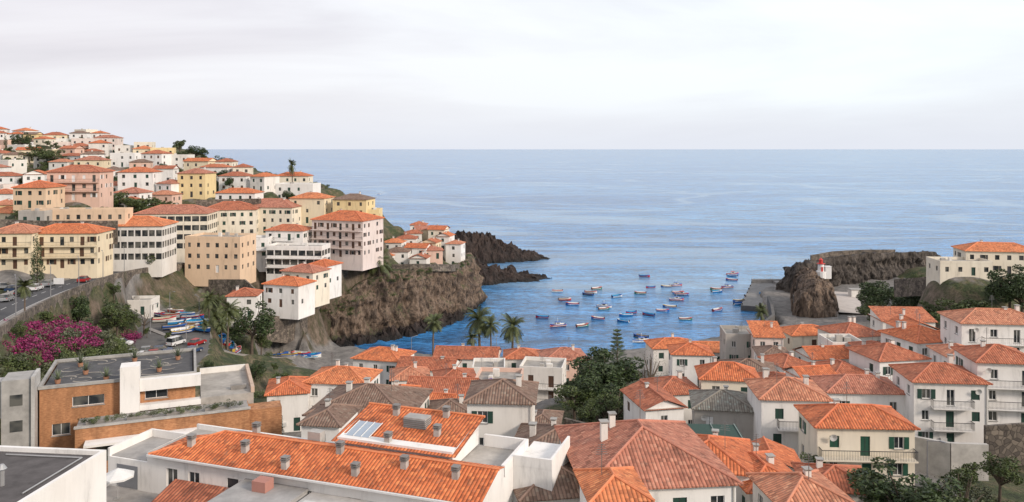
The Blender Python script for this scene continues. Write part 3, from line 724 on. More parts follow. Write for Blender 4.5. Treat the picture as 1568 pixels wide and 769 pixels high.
# ---------------- lighthouse
b=B(); x,y,_=PD(1257,418,284)
wp=paint((.78,.78,.77)); rp=paint((.55,.05,.04))
b.cyl('base',wp,0,0,-2,.6,1.7,1.7,12); b.cyl('tower',wp,0,0,.6,3.2,1.15,1.0,14); b.cyl('gallery',rp,0,0,3.2,3.4,1.4,1.4,14); b.cyl('lantern',rp,0,0,3.4,4.6,.7,.7,10); b.cyl('dome',rp,0,0,4.6,5.3,.85,.08,10)
b.cyl('finial',rp,0,0,5.3,6.0,.05,.03,6); b.box('door',rp,-.35,.35,-1.24,-1.1,.62,2.2)
b.box('keepers_hut',wp,1.3,3.4,-1,1,-2,2.2); b.box('hut_roof',wp,1.2,3.5,-1.1,1.1,2.203,2.4)
b.build('lighthouse',(x,y,15.8))
# ================================================================= LARGE FOREGROUND BUILDINGS
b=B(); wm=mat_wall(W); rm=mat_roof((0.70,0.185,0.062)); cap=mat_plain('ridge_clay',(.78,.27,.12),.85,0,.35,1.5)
z=-1.1
A=(-4.5,-3.9,z);Bq=(24.9,-3.9,z);R1=(0,0,0);R2=(24.9,0,0);K1=(1.2,1.4,-.35);K2=(24.9,1.4,-.35)
b.poly('roof',rm,[A,Bq,R2,R1]); b.poly('roof',rm,[R1,R2,K2,K1]); b.poly('roof',rm,[A,R1,K1,(-4.4,.6,z)])
ridge(b,cap,R1,R2,.12); ridge(b,cap,A,R1,.11); b.box('gutter',paint(WHITE),-4.6,25,-4.05,-3.9,z-.16,z-.02)
wall(b,wm,(-5,-3.5),(1,0),(0,-1),29.8,-12,z-.05,[(a,a+1.1,-4.4,-2.2,k) for a,k in ((2,'plain'),(4.2,'plain'),(8,'closed'),(11.4,'plain'),(15,'plain'),(19,'closed'),(23,'plain'),(26,'plain'))],0,DK)
wall(b,wm,(24.8,-3.5),(0,1),(1,0),11,-12,z-.05,[],0,DK); wall(b,wm,(-5,2.6),(0,-1),(-1,0),6.1,-12,z-.05,[],0,DK); wall(b,wm,(24.8,7.5),(-1,0),(0,1),15,-12,-1.3,[],0,DK); wall(b,wm,(9.8,2.6),(-1,0),(0,1),14.8,-12,-1.3,[],0,DK); wall(b,wm,(9.8,7.5),(0,-1),(-1,0),4.9,-12,-1.3,[],0,DK)
b.poly('walls',wm,[(24.8,-3.5,z-.05),(24.8,1.3,z-.05),(24.8,1.3,-.4),(24.8,0,-.08)])
b.poly('flat_roof',concrete((.5,.47,.43)),[(-5,-3.5,z-.06),(24.8,-3.5,z-.06),(24.8,2.6,-1.2),(-5,2.6,-1.2)]); b.poly('flat_roof',concrete((.5,.47,.43)),[(9.8,2.6,-1.2),(24.8,2.6,-1.2),(24.8,7.5,-1.3),(9.8,7.5,-1.3)])
b.box('parapet',wm,-5,9.75,2.4,2.6,-1.19,-.75); b.box('parapet',wm,20.9,24.8,7.25,7.5,-1.28,-.3); b.box('parapet',wm,24.5,24.8,1.5,7.24,-1.18,-.3)
b.box('rear_block_walls',wm,10,20.4,1.6,7.2,-1.15,.15)
b.poly('roof',rm,[(9.6,1.2,-.1),(20.8,1.2,-.1),(20.8,7.7,1.05),(9.6,7.7,1.05)])
b.poly('rear_block_gable',wm,[(20.4,1.6,.1),(20.4,7.2,.1),(20.4,7.2,.9)]); b.poly('rear_block_gable',wm,[(10,1.6,.1),(10,7.2,.1),(10,7.2,.9)])
ridge(b,cap,(9.6,7.7,1.07),(20.8,7.7,1.07),.12)
b.box('rear_block_walls',wm,24.81,28,3.5,9,-10,-1.0); b.box('parapet',wm,24.82,28,3.48,3.7,-.999,-.2); b.box('parapet',wm,27.8,28,3.71,9,-.999,-.2)
pan=mat_plain('solar_panel',(.35,.42,.5),.15,0,.1)
b.poly('skylight',pan,[(10.4,2.2,.16),(12.6,2.2,.16),(12.6,4.6,.58),(10.4,4.6,.58)])
for i in range(4): b.tube('skylight_frame',paint(WHITE),(10.4+i*.733,2.2,.19),(10.4+i*.733,4.6,.61),.04)
def vent(px,py,pz,s=.24,hh=.5):
    cm=concrete((.5,.48,.45))
    b.box('chimney',cm,px-s,px+s,py-s,py+s,pz-.5,pz+hh)
    for k in range(3): b.box('chimney_louvres',concrete((.28,.27,.26)),px-s-.06,px+s+.06,py-s-.06,py+s+.06,pz+hh+.06+k*.14,pz+hh+.11+k*.14)
    b.box('chimney_core',concrete((.3,.29,.28)),px-s*.7,px+s*.7,py-s*.7,py+s*.7,pz+hh+.001,pz+hh+.36)
for px,py in [(-1.6,-2.2),(3.6,-2.0),(8.2,-3.1),(14.2,-2.7),(17.6,-1.2),(11.6,-.6),(2,1.6),(22,-1.5)]:
    vent(px,py,-abs(py)*.28)
for px,py in [(14.5,2.0),(18,4.0),(13,6.4),(17.5,7.0)]: vent(px,py,-.1+(py-1.2)*.177)
b.box('ventilation_unit',concrete((.45,.44,.42)),14.6,16.6,4.6,5.8,.3,1.35)
for k in range(5): b.box('ventilation_slats',concrete((.2,.2,.2)),14.55,16.65,4.54,5.86,.5+k*.16,.55+k*.16)
b.box('ventilation_unit',concrete((.5,.48,.45)),7.2,8.4,1.5,2.3,-1.2,.3)
b.box('terrace_slab',concrete((.4,.38,.36)),-9,25,-9,-3.52,-12,-4.45)
b.box('terrace_parapet',wm,-9,25,-9.2,-9.003,-12,-3.6); b.box('terrace_parapet',wm,-9.2,-9,-9.2,-3.5,-12,-3.6)
b.box('left_wing',wm,-9.19,-5.01,-3.49,1.5,-12,-2.0); b.box('left_wing_roof',concrete((.42,.4,.38)),-9,-5.2,-3.3,1.3,-1.999,-1.95)
b.box('left_wing_parapet',wm,-9.2,-9.0,-3.5,1.5,-1.998,-1.3); b.box('left_wing_parapet',wm,-8.99,-5.01,1.3,1.5,-1.998,-1.3); b.box('left_wing_windows',paint((.22,.23,.25)),-8.2,-6,-3.52,-3.495,-4.4,-2.5)
wg=mat_wall((.5,.5,.5)); 
b.box('annexe_wall',wg,4.9,10.5,-8,-3.52,-4.449,-2.2); b.box('annexe_top',concrete((.42,.41,.4)),4.8,10.6,-8.1,-3.53,-2.197,-2.0)
b.poly('awning_roof',mat_roof(O2),[(-.6,-7.8,-2.9),(4.4,-7.8,-2.9),(4.4,-5.2,-2.1),(-.6,-5.2,-2.1)])
b.box('awning_walls',mat_wall((.6,.4,.35)),-.4,4.2,-7.4,-3.53,-4.449,-2.95)
b.box('annexe_wall',wm,11,24.6,-7.4,-3.53,-4.449,-2.4); b.box('annexe_top',concrete((.55,.54,.52)),10.9,24.8,-7.6,-3.54,-2.397,-2.2)
b.box('roof_hut',mat_wall((.45,.22,.18)),6.8,8.0,-5.4,-4.3,-1.99,-1.2)
for k in range(4): b.box('air_conditioner',paint((.6,.6,.58)),12+k*2.6,12.9+k*2.6,-6.6,-6.1,-2.19,-1.6)
gl=mat_plain('balustrade_glass',(.3,.36,.38),.1); b.box('balustrade',gl,-8.8,-1,-9.1,-9.05,-3.59,-2.9)
b.build('apartment_block',(-24.5,68,35.9),-19)
def parasol(name,x,y,z,r,col,h=2.3):
    b=B(); cm=paint(col,'canvas'); n=8
    b.cyl('pole',paint((.4,.4,.4)),0,0,0,h+.3,.03,.03,6)
    for k in range(n):
        a0,a1=2*math.pi*k/n,2*math.pi*(k+1)/n
        b.poly('canopy',cm,[(r*math.cos(a0),r*math.sin(a0),h-.35),(r*math.cos(a1),r*math.sin(a1),h-.35),(0,0,h+.25)])
        b.poly('valance',cm,[(r*math.cos(a0),r*math.sin(a0),h-.35),(r*math.cos(a1),r*math.sin(a1),h-.35),(r*math.cos(a1),r*math.sin(a1),h-.5),(r*math.cos(a0),r*math.sin(a0),h-.5)])
    b.box('base',concrete(),-.25,.25,-.25,.25,0,.08); b.build(name,(x,y,z))
def loc2w(O_,yaw,lx,ly): 
    a=math.radians(yaw); return (O_[0]+lx*math.cos(a)-ly*math.sin(a),O_[1]+lx*math.sin(a)+ly*math.cos(a))
px,py=loc2w((-24.5,68),-19,-6.2,-5.4); parasol('parasol',px,py,35.9-4.45,1.3,(.75,.75,.73))
x,y,z=PD(752,585,128); parasol('parasol',x,y,z-1.9,1.4,(.16,.08,.3))
# bottom-left flat roof
b=B(); 
b.box('walls',wm,-32,0,-8,0,-12,0); b.box('roof_membrane',mat_plain('bitumen',(.12,.11,.11),.95,0,.5,.9),-31.7,-.3,-7.7,-.3,.001,.05)
b.box('parapet',wm,-32,0,-8,-7.75,.003,.3); b.box('parapet',wm,-.25,0,-7.74,0,.003,.3); b.box('parapet',wm,-32,-.26,-.25,0,.003,.3)
gv=mat_plain('galvanised',(.45,.45,.45),.4,.5)
for q in [(-7,-2),(-8.2,-3.4),(-3,-5),(-9.5,-1.6)]:
    b.cyl('vent_pipe',gv,q[0],q[1],.05,.9,.14,.14,10); b.cyl('vent_cowl',gv,q[0],q[1],1.0,1.25,.26,.1,10)
b.box('ac_unit',paint((.55,.55,.54)),-6.4,-5.4,-3.2,-2.6,.05,.8); b.box('ac_unit',paint((.35,.33,.3)),-10,-9.2,-2.4,-1.6,.05,.5)
b.tube('pipe',gv,(-6,-.9,.12),(-1,-.9,.12),.05); b.tube('pipe',gv,(-1,-.9,.12),(-1,-6,.12),.05)
b.build('flat_roofed_house',(-25.2,49.5,41.0),-6)
# modern brick building
b=B(); m_,nt,bb=newmat('orange_brick'); p=nt.nodes.new('ShaderNodeTexCoord').outputs['Object']
bk=N(nt,'ShaderNodeTexNoise',Scale=9.0,Detail=3); nt.links.new(mapping(nt,p,(.3,.3,1.6)),bk.inputs['Vector'])
cb=ramp(nt,bk.outputs['Fac'],[(0.35,(.33,.15,.07)),(0.65,(.5,.25,.12))])
cb=mixc(nt,1.0,cb,ramp(nt,noi(nt,mapping(nt,p,(1,1,.3)),.7,6,.7),[(.35,.65),(.6,1.05)]),'MULTIPLY')
nt.links.new(cb,bb.inputs['Base Color']); bb.inputs['Roughness'].default_value=.9
brk=m_; cc=concrete((.42,.41,.39))
wall(b,brk,(0,0),(1,0),(0,-1),16,-9,0,[(3.2,6.4,-2.3,-1.2,'plain'),(10.6,13,-2.3,-1.2,'plain'),(1.2,3,-5.3,-4,'plain'),(4.4,6,-5.3,-4,'plain')],0,DK)
wall(b,brk,(0,12),(0,-1),(-1,0),12,-9,0,[],0,DK); wall(b,cc,(16,0),(0,1),(1,0),12,-9,0,[],0,DK); wall(b,cc,(16,12),(-1,0),(0,1),16,-9,0,[],0,DK)
mr_=mat_plain('mosaic_deck',(.10,.10,.105),.9,0,.5,1.0); b.poly('roof_terrace',mr_,[(0.3,.3,-.05),(15.7,.3,-.05),(15.7,11.7,-.05),(.3,11.7,-.05)])
lt=mat_plain('mosaic_pale',(.36,.33,.29),.9,0,.4,2)
rr_=random.Random(5)
for k in range(14):
    cx_,cy_=rr_.uniform(2,14),rr_.uniform(2,10.5); ra=rr_.uniform(.6,1.6); a0=rr_.uniform(0,6)
    pts=[(cx_+ra*(1+.25*i/20)*math.cos(a0+i*.22),cy_+ra*(1+.25*i/20)*math.sin(a0+i*.22)*.9) for i in range(22)]
    for a,c_ in zip(pts,pts[1:]):
        if min(a[0],a[1],c_[0],c_[1])>.4 and max(a[0],c_[0])<15.4 and max(a[1],c_[1])<11.3: b.poly('mosaic_bands',lt,[(a[0],a[1],-.03+k*.001),(c_[0],c_[1],-.03+k*.001),(c_[0]+.1,c_[1]+.3,-.03+k*.001),(a[0]+.1,a[1]+.3,-.03+k*.001)])
for a in ((-.15,16.15,-.15,.15),(-.15,16.15,11.85,12.15)): b.box('coping',cc,a[0],a[1],a[2],a[3],.003,.35)
b.box('coping',cc,-.15,.15,.16,11.84,.003,.35); b.box('coping',cc,15.85,16.15,.16,11.84,.003,.35)
b.box('white_tower',wm,8.1,10.1,-1.3,.9,-5,1.9); b.box('white_band',wm,10.11,16.6,-1.0,-.003,-1.1,.2); b.box('white_band',wm,10.11,16.6,-1.0,-.003,-3.3,-2.7)
b.box('concrete_tower',cc,-3.4,-.6,-1.2,2.5,-9,1.6); b.box('concrete_fin',concrete((.55,.54,.52)),-.55,-.2,-1.6,2,-9,1.9); b.box('tower_cap',concrete((.55,.54,.52)),-5.5,-3.41,1,3,-3,1.0)
for k in range(3): b.box('tower_windows',mat_glass(),-2.6,-1.4,-1.235,-1.203,-6.8+k*2.8,-5.6+k*2.8)
b.box('lower_wing_brick',brk,4,21.8,-4.6,-1.32,-9,-3.4); b.box('lower_coping',concrete((.5,.48,.45)),3.9,21.9,-4.75,-4.3,-3.397,-3.2); b.box('lower_terrace',concrete((.36,.34,.32)),4.1,21.7,-4.29,-1.33,-3.397,-3.3)
b.box('white_canopy',wm,5,17,-6.4,-4.62,-5.0,-4.75)
b.box('lower_wall_right',brk,21.81,25.5,-3.5,-1,-9,-3.9); b.box('side_wing',concrete((.45,.42,.38)),16.6,22.5,-.9,10,-9,-2.6); b.box('side_parapet',mat_wall((.55,.42,.33)),22.2,22.6,-.95,10,-2.597,-1.9); b.box('side_parapet',mat_wall(W2),16.61,22.19,9.7,10,-2.597,-1.9)
b.box('planters',concrete((.3,.28,.26)),20,21.8,1,1.6,-2.59,-2.1)
for xx in (6,9,12,15,18): b.box('lower_windows',mat_glass(),xx,xx+1.6,-4.63,-4.605,-7.2,-5.3)
for i in range(4): b.box('planters',concrete((.3,.28,.26)),5+i*4,7.5+i*4,-4.2,-3.7,-3.29,-2.9)
b.build('brick_apartment_building',(-52.2,88,33.4),22)
# pergola
b=B(); gm=mat_plain('green_netting',(.03,.07,.055),.8,0,.3); 
x,y,z=PD(1075,685,86)
b.box('canopy_frame',gm,-4.2,4.2,-3,3,-.12,0); b.box('valance',gm,-4.2,4.2,-3.06,-3.0,-1.0,-.01)
for xx in (-4,-1.4,1.4,4):
    for yy in (-2.9,2.9): b.box('posts',paint(DK),xx-.06,xx+.06,yy-.06,yy+.06,-3.5,-.12)
    b.box('rafters',paint((.2,.25,.23)),xx-.05,xx+.05,-3.1,3.1,.003,.1)
for k in range(3): b.box('tables',paint((.35,.3,.25)),-3+k*2.5,-2+k*2.5,-1,0,-2.85,-2.75); b.box('table_legs',paint(DK),-2.55+k*2.5,-2.45+k*2.5,-.55,-.45,-3.5,-2.85)
b.box('floor',concrete(),-4.6,4.6,-3.4,3.4,-6,-3.5)
b.build('pergola',(x,y,z+1.5),-4)
# ================================================================= VEGETATION
def leafmesh(name,mat,clumps,nleaf,size,trunk=None,seed=1):
    rnd=random.Random(seed); V=[];Fc=[];mi=[]
    for (cx,cy,cz,r) in clumps:
        for _ in range(int(nleaf*r*r)):
            while True:
                a=Vector((rnd.uniform(-1,1),rnd.uniform(-1,1),rnd.uniform(-1,1)))
                if .1<a.length<1: break
            a=a.normalized()*(a.length**.4)
            q=Vector((cx,cy,cz))+Vector((a.x*r,a.y*r,a.z*r*.75))
            e=Vector((rnd.gauss(0,1),rnd.gauss(0,1),rnd.gauss(0,.6))).normalized(); g=(e.cross(Vector((rnd.gauss(0,1),rnd.gauss(0,1),rnd.gauss(0,1))))).normalized()
            s=size*rnd.uniform(.6,1.3); i=len(V)
            V+= [tuple(q-e*s),tuple(q+g*s*.45),tuple(q+e*s),tuple(q-g*s*.45)]; Fc.append((i,i+1,i+2,i+3)); mi.append(0)
    ms=[mat]
    if trunk:
        tb=B(); bm=mat_plain('bark',(.13,.1,.075),.95,0,.4)
        for a,c_,r0,r1 in trunk: tb.tube('t',bm,a,c_,r0,7,r1)
        v,f,_=tb.p[('t',bm.name)]; o=len(V); V+=v; Fc+=[tuple(k+o for k in q) for q in f]; mi+=[1]*len(f); ms.append(bm)
    me=bpy.data.meshes.new(name); me.from_pydata(V,[],Fc)
    for m in ms: me.materials.append(m)
    me.polygons.foreach_set('material_index',mi); me.update(); return me
def broad(name,mat,H_=6,R_=2.6,seed=1,n=16,leaf=.17,dens=260):
    rnd=random.Random(seed); tr=[((0,0,-1),(0.1,0,H_*.42),.22,.15)]; cl=[]
    for i in range(n):
        a=rnd.uniform(0,6.28); rr=R_*math.sqrt(rnd.random())*.85; zz=H_*(.42+.5*rnd.random()*(1-(rr/R_)**2*.5)); r=rnd.uniform(.5,1.05)*R_*.36
        cl.append((rr*math.cos(a),rr*math.sin(a),zz,r)); tr.append(((.1,0,H_*.38),(rr*math.cos(a)*.9,rr*math.sin(a)*.9,zz),.09,.03))
    return leafmesh(name,mat,cl,dens,leaf,tr,seed)
dg=mat_leaf('dark_leaves',(.025,.048,.015),(.062,.095,.026)); mg=mat_leaf('mid_leaves',(.045,.07,.02),(.1,.13,.035)); lg=mat_leaf('light_leaves',(.06,.09,.025),(.13,.16,.05)); mgn=mat_leaf('bougainvillea_flowers',(.15,.012,.065),(.34,.03,.15)); ol=mat_leaf('olive_leaves',(.07,.085,.045),(.12,.13,.07)); pl_=mat_leaf('palm_leaves',(.05,.072,.022),(.12,.135,.045))
T1=[broad('broadleaf',dg,7,3.0,s,20) for s in (1,2,8)]; T2=[broad('broadleaf',mg,6,2.5,s,16) for s in (3,4,9)]; T3=[broad('broadleaf',lg,5,2.2,s,12) for s in (5,6)]
def shrub(mat,seed,R_=1.5):
    rnd=random.Random(seed); cl=[(rnd.uniform(-R_,R_),rnd.uniform(-R_,R_),rnd.uniform(.1,1.1),rnd.uniform(.45,.95)) for _ in range(9)]
    return leafmesh('shrub',mat,cl,160,.15,None,seed)
S=[shrub(dg,11),shrub(mg,12),shrub(lg,13),shrub(ol,14)]; SB=[shrub(mgn,15),shrub(mgn,16)]
BA=broad('bare',ol,6,2.6,21,14,.06,60)
def cypress(seed=3):
    rnd=random.Random(seed); cl=[(rnd.uniform(-.2,.2),rnd.uniform(-.2,.2),.8+i*.55,.85*(1-(i/13)**2)+.15) for i in range(13)]
    return leafmesh('cyp',dg,cl,300,.12,[((0,0,-1),(0,0,7),.12,.03)],seed)
CY=cypress()
def palm(seed,H_=7,fr=44,L=2.9):
    rnd=random.Random(seed); V=[];Fc=[];mi=[]
    tb=B(); bm=mat_plain('palm_bark',(.17,.13,.1),.95,0,.4); lean=rnd.uniform(-.5,.5); prev=None
    for i in range(9):
        t=i/8; q=(lean*t*t,0,-1+(H_+1)*t)
        if prev: tb.tube('t',bm,prev,q,.24-.07*(i-1)/8+.02*(i%2),8,.24-.07*i/8)
        prev=q
    top=Vector(prev)
    for k in range(fr):
        az=rnd.uniform(0,6.28); el=rnd.uniform(-.8,1.35); ln=L*rnd.uniform(.8,1.1); q=top.copy(); dr=Vector((math.cos(az)*math.cos(el),math.sin(az)*math.cos(el),math.sin(el))); side=Vector((-math.sin(az),math.cos(az),0)); ns=12
        for s_ in range(ns):
            q2=q+dr*ln/ns; dr=(dr+Vector((0,0,-.13))).normalized(); up=side.cross(dr)
            w=(.75*math.sin(math.pi*(.12+.82*s_/ns)))
            for sg in (-1,1):
                for hf in (0,.5):
                    a0=q.lerp(q2,hf); a1=q.lerp(q2,hf+.48); tip=a0+side*sg*w+dr*w*.6-Vector((0,0,w*.45))+up*rnd.uniform(-.05,.05)
                    i=len(V); V+= [tuple(a0),tuple(a1),tuple(tip)]; Fc.append((i,i+1,i+2)); mi.append(0)
            q=q2
    v,f,_=tb.p[('t',bm.name)]; o=len(V); V+=v; Fc+=[tuple(j+o for j in x_) for x_ in f]; mi+=[1]*len(f)
    me=bpy.data.meshes.new('palm'); me.from_pydata(V,[],Fc); me.materials.append(pl_); me.materials.append(bm); me.polygons.foreach_set('material_index',mi); me.update(); return me
PM=[palm(1),palm(2),palm(3)]
def plant(name,me,u,vt,D,hm,z=None,wd=1.0):
    x,y,zt=PD(u,vt,D); g=gz(x,y) if z is None else z; s=max(.45,(zt-g)/hm); s=min(s,2.0)
    link(name,me,(x,y,g),random.uniform(0,6.28),(s*wd,s*wd,s))
for u,vt,D,wd in [(663,486,222,.95),(735,476,224,.95),(752,490,220,.9),(785,488,224,.9),(722,512,215,.9),(320,450,190,.85),(348,466,186,.85),(335,455,196,.85),(328,478,182,.85),(583,382,262,1),(38,430,130,.8),(448,247,330,.5),(312,490,180,.8),(340,492,178,.8),(1165,470,235,.7),(95,510,140,.8)]:
    plant('palm_tree',random.choice(PM),u,vt,D,8.3,wd=wd)
for u,vt,D,wd in [(385,445,192,1.0),(120,447,162,.9),(300,221,400,1.3),(391,548,160,1.0),(930,530,128,1.3),(905,542,124,1.2),(955,550,130,1.1),(890,560,122,1),(915,575,118,1.1),(960,590,120,.9),(1350,425,262,1.2),(1375,440,255,1.2),(1335,440,258,1.0),(1408,404,225,1.1),(1440,420,215,1),(1545,358,190,.9),(1565,352,188,.9),(33,200,420,1),(252,372,222,1),(340,236,360,1.2),(1390,696,64,1.2),(400,385,236,.8),(320,560,152,.8),(345,575,150,.8),(370,572,156,.8)]:
    plant('broadleaf_tree',random.choice(T1),u,vt,D,7,wd=wd)
for u,vt,D,wd in [(400,398,226,1),(180,462,172,1),(175,430,186,.9),(275,210,420,1),(880,580,118,1.1),(925,600,112,1.1),(905,612,108,1),(1340,460,245,1.2),(1395,430,240,1),(240,372,215,1),(70,470,130,1.0),(95,490,142,1),(30,490,118,.9),(430,562,160,.8),(1330,705,70,1),(1440,735,66,1),(1495,450,190,1.3),(1460,455,190,1.2),(1420,460,200,1.3),(1530,440,180,1.2),(55,222,370,1.5),(85,228,365,1.6),(185,292,262,1.5),(210,296,258,1.6),(240,300,262,1.5),(272,304,262,1.4),(165,296,258,1.3),(20,235,350,1.3),(225,500,176,.8),(190,490,178,.8),(258,512,172,.8),(400,505,196,.8),(420,560,168,.8),(250,545,152,.8),(200,548,150,.7),(120,555,140,.8),(1162,600,108,.7),(1240,690,84,.8),(1480,700,76,.9),(1530,690,80,.9)]:
    plant('broadleaf_tree',random.choice(T2),u,vt,D,6,wd=wd)
for u,vt,D in [(985,556,128),(995,536,140),(1475,715,68),(220,472,178),(945,592,116)]: plant('bare_tree',BA,u,vt,D,6)
for u,vt,D,wd in [(57,355,180,.9),(430,622,100,.6),(20,202,420,.8),(8,204,420,.8),(45,209,410,.8)]: plant('cypress_tree',CY,u,vt,D,8,wd=wd)
def norfolk():
    rnd=random.Random(4); V=B(); bm=mat_plain('bark',(.13,.1,.075)); V.tube('t',bm,(0,0,-1),(0,0,10),.18,7,.03); 
    for i in range(14):
        z=2.5+i*.55; L=2.3*(1-i/15)
        for k in range(6):
            a=k*math.pi/3+i*.4; e=(L*math.cos(a),L*math.sin(a),z+.25); V.tube('b',dg,(0,0,z),e,.05,4,.02)
            for j in range(6):
                t=.3+.12*j; q=Vector((0,0,z)).lerp(Vector(e),t)
                for sg in(-1,1): V.poly('b',dg,[q,q+Vector((math.cos(a)*.25,math.sin(a)*.25,.05)),q+Vector((-math.sin(a)*sg*.5+math.cos(a)*.2,math.cos(a)*sg*.5+math.sin(a)*.2,.12))])
    return V
x,y,z=PD(945,505,150); nb=norfolk().build('norfolk_pine',(x,y,gz(x,y)),0,single=True); nb.scale=[max(.6,(z-gz(x,y))/10)]*3
RPn=np.array([(p.x,p.y) for p in RP])
def scat(name,poly,n,meshes,sc=(.8,1.6),world=False,clear=8.5):
    P=poly if world else [PD(*q) for q in poly]; px=[p[0] for p in P]; py=[p[1] for p in P]
    k=0;tries=0
    root=bpy.data.objects.new(name,None); scene.collection.objects.link(root)
    while k<n and tries<n*20:
        tries+=1; x=random.uniform(min(px),max(px)); y=random.uniform(min(py),max(py))
        dd,ii=sdist(np.array([x]),np.array([y]),[(a,b_) for a,b_ in zip(px,py)])
        if not ii[0]: continue
        if any(abs(x-h[0])<h[2]*.9+.6 and abs(y-h[1])<h[2]*.9+.6 for h in HOUSES): continue
        if np.hypot(RPn[:,0]-x,RPn[:,1]-y).min()<clear: continue
        s=random.uniform(*sc); o=link('foliage',random.choice(meshes),(x,y,gz(x,y)-.1),random.uniform(0,6.28),(s,s,s*random.uniform(.7,1.2))); o.parent=root; k+=1
scat('garden_shrubs',[(-92,112),(-60,100),(-62,128),(-74,156),(-84,170),(-88,186),(-96,186),(-92,160),(-94,135)],240,S,(.7,1.5),True,8.0)
scat('bougainvillea',[(-88,118),(-66,108),(-66,124),(-78,138),(-90,138)],60,SB,(.9,1.5),True,7.8)
scat('bougainvillea',[(-88,165),(-82,168),(-84,180),(-92,180)],7,SB,(.6,1.0),True)
scat('hillside_scrub',[(-40,330,200),(200,330,225),(480,300,260),(480,268,345),(330,240,410),(100,205,455),(-40,205,455)],400,S+T2[:1]+S,(.6,1.15))
scat('hillside_trees',[(-40,330,230),(200,330,240),(460,300,270),(470,268,335),(330,240,400),(100,205,445),(-40,205,445)],75,T1+T2,(.6,1.0))
scat('banana_plantation',[(560,352,285),(600,340,310),(680,344,335),(660,352,320),(590,365,290)],90,[S[1],S[2]],(.8,1.4))
scat('hillside_scrub',[(138,285),(150,240),(175,200),(230,200),(240,330),(185,322),(150,308)],230,S,(.9,1.7),True)
scat('garden_shrubs',[(860,640,112),(960,600,135),(985,640,112),(950,690,96),(880,700,92)],60,S,(.5,1.2))
scat('garden_shrubs',[(1300,769,62),(1568,769,62),(1620,700,80),(1440,690,82),(1320,720,72)],90,S,(.4,1.1))
scat('garden_shrubs',[(400,470,215),(400,400,235),(330,430,215),(300,465,205)],30,S,(.6,1.3))
scat('garden_shrubs',[(440,330,250),(600,350,265),(600,400,268),(520,400,256),(440,360,235)],45,S,(.6,1.4))
scat('garden_shrubs',[(300,590,140),(420,590,140),(440,560,170),(330,560,165)],34,S,(.5,1.2))
scat('garden_shrubs',[(-76,196),(-60,196),(-60,222),(-70,226),(-78,214)],30,S,(.5,1.1),True)
def cliffplants(ob,n,cond,meshes,sc):
    root=bpy.data.objects.new('cliff_scrub',None); scene.collection.objects.link(root)
    vs=[v.co.copy() for v in ob.data.vertices if cond(v.co)]
    for _ in range(n):
        q=random.choice(vs); s=random.uniform(*sc); o=link('foliage',random.choice(meshes),(q.x,q.y,q.z-.4),random.uniform(0,6.28),(s,s,s*.8)); o.parent=root
cliffplants(SC,70,lambda c:c.x<-50 and c.z>7,S,(.3,.7))
cliffplants(SC,30,lambda c:c.x<-38 and c.z>12,S,(.3,.6))
cliffplants(SC,110,lambda c:c.z>16.3,S,(.3,.65))
cliffplants(HC,50,lambda c:c.z>34,S,(.4,.9))
for lx,ly in [(1.5,2),(4,5),(6.5,1.2),(12,3),(14,8),(9,9),(3,9)]:
    x,y=loc2w((-52.2,88),22,lx,ly); b=B(); am=mat_leaf('agave_leaves',(.1,.13,.08),(.17,.2,.12))
    b.cyl('pot',mat_plain('terracotta',(.4,.2,.12)),0,0,0,.45,.25,.34,10)
    for k in range(22):
        a=k*2.4; e=.4+.45*(k%3); L=1.3; tip=(math.cos(a)*L*math.cos(e),math.sin(a)*L*math.cos(e),.45+L*math.sin(e)); b.poly('leaves',am,[(-math.sin(a)*.12,math.cos(a)*.12,.45),(math.sin(a)*.12,-math.cos(a)*.12,.45),tip])
    b.build('potted_agave',(x,y,33.37))
r0_=bpy.data.objects.new('terrace_planting',None); scene.collection.objects.link(r0_)
for i in range(16):
    x,y=loc2w((-52.2,88),22,5+i*1.05,-3.95); s=random.uniform(.22,.4); o=link('foliage',random.choice(S),(x,y,33.4-2.95),random.uniform(0,6),(s,s,s)); o.parent=r0_
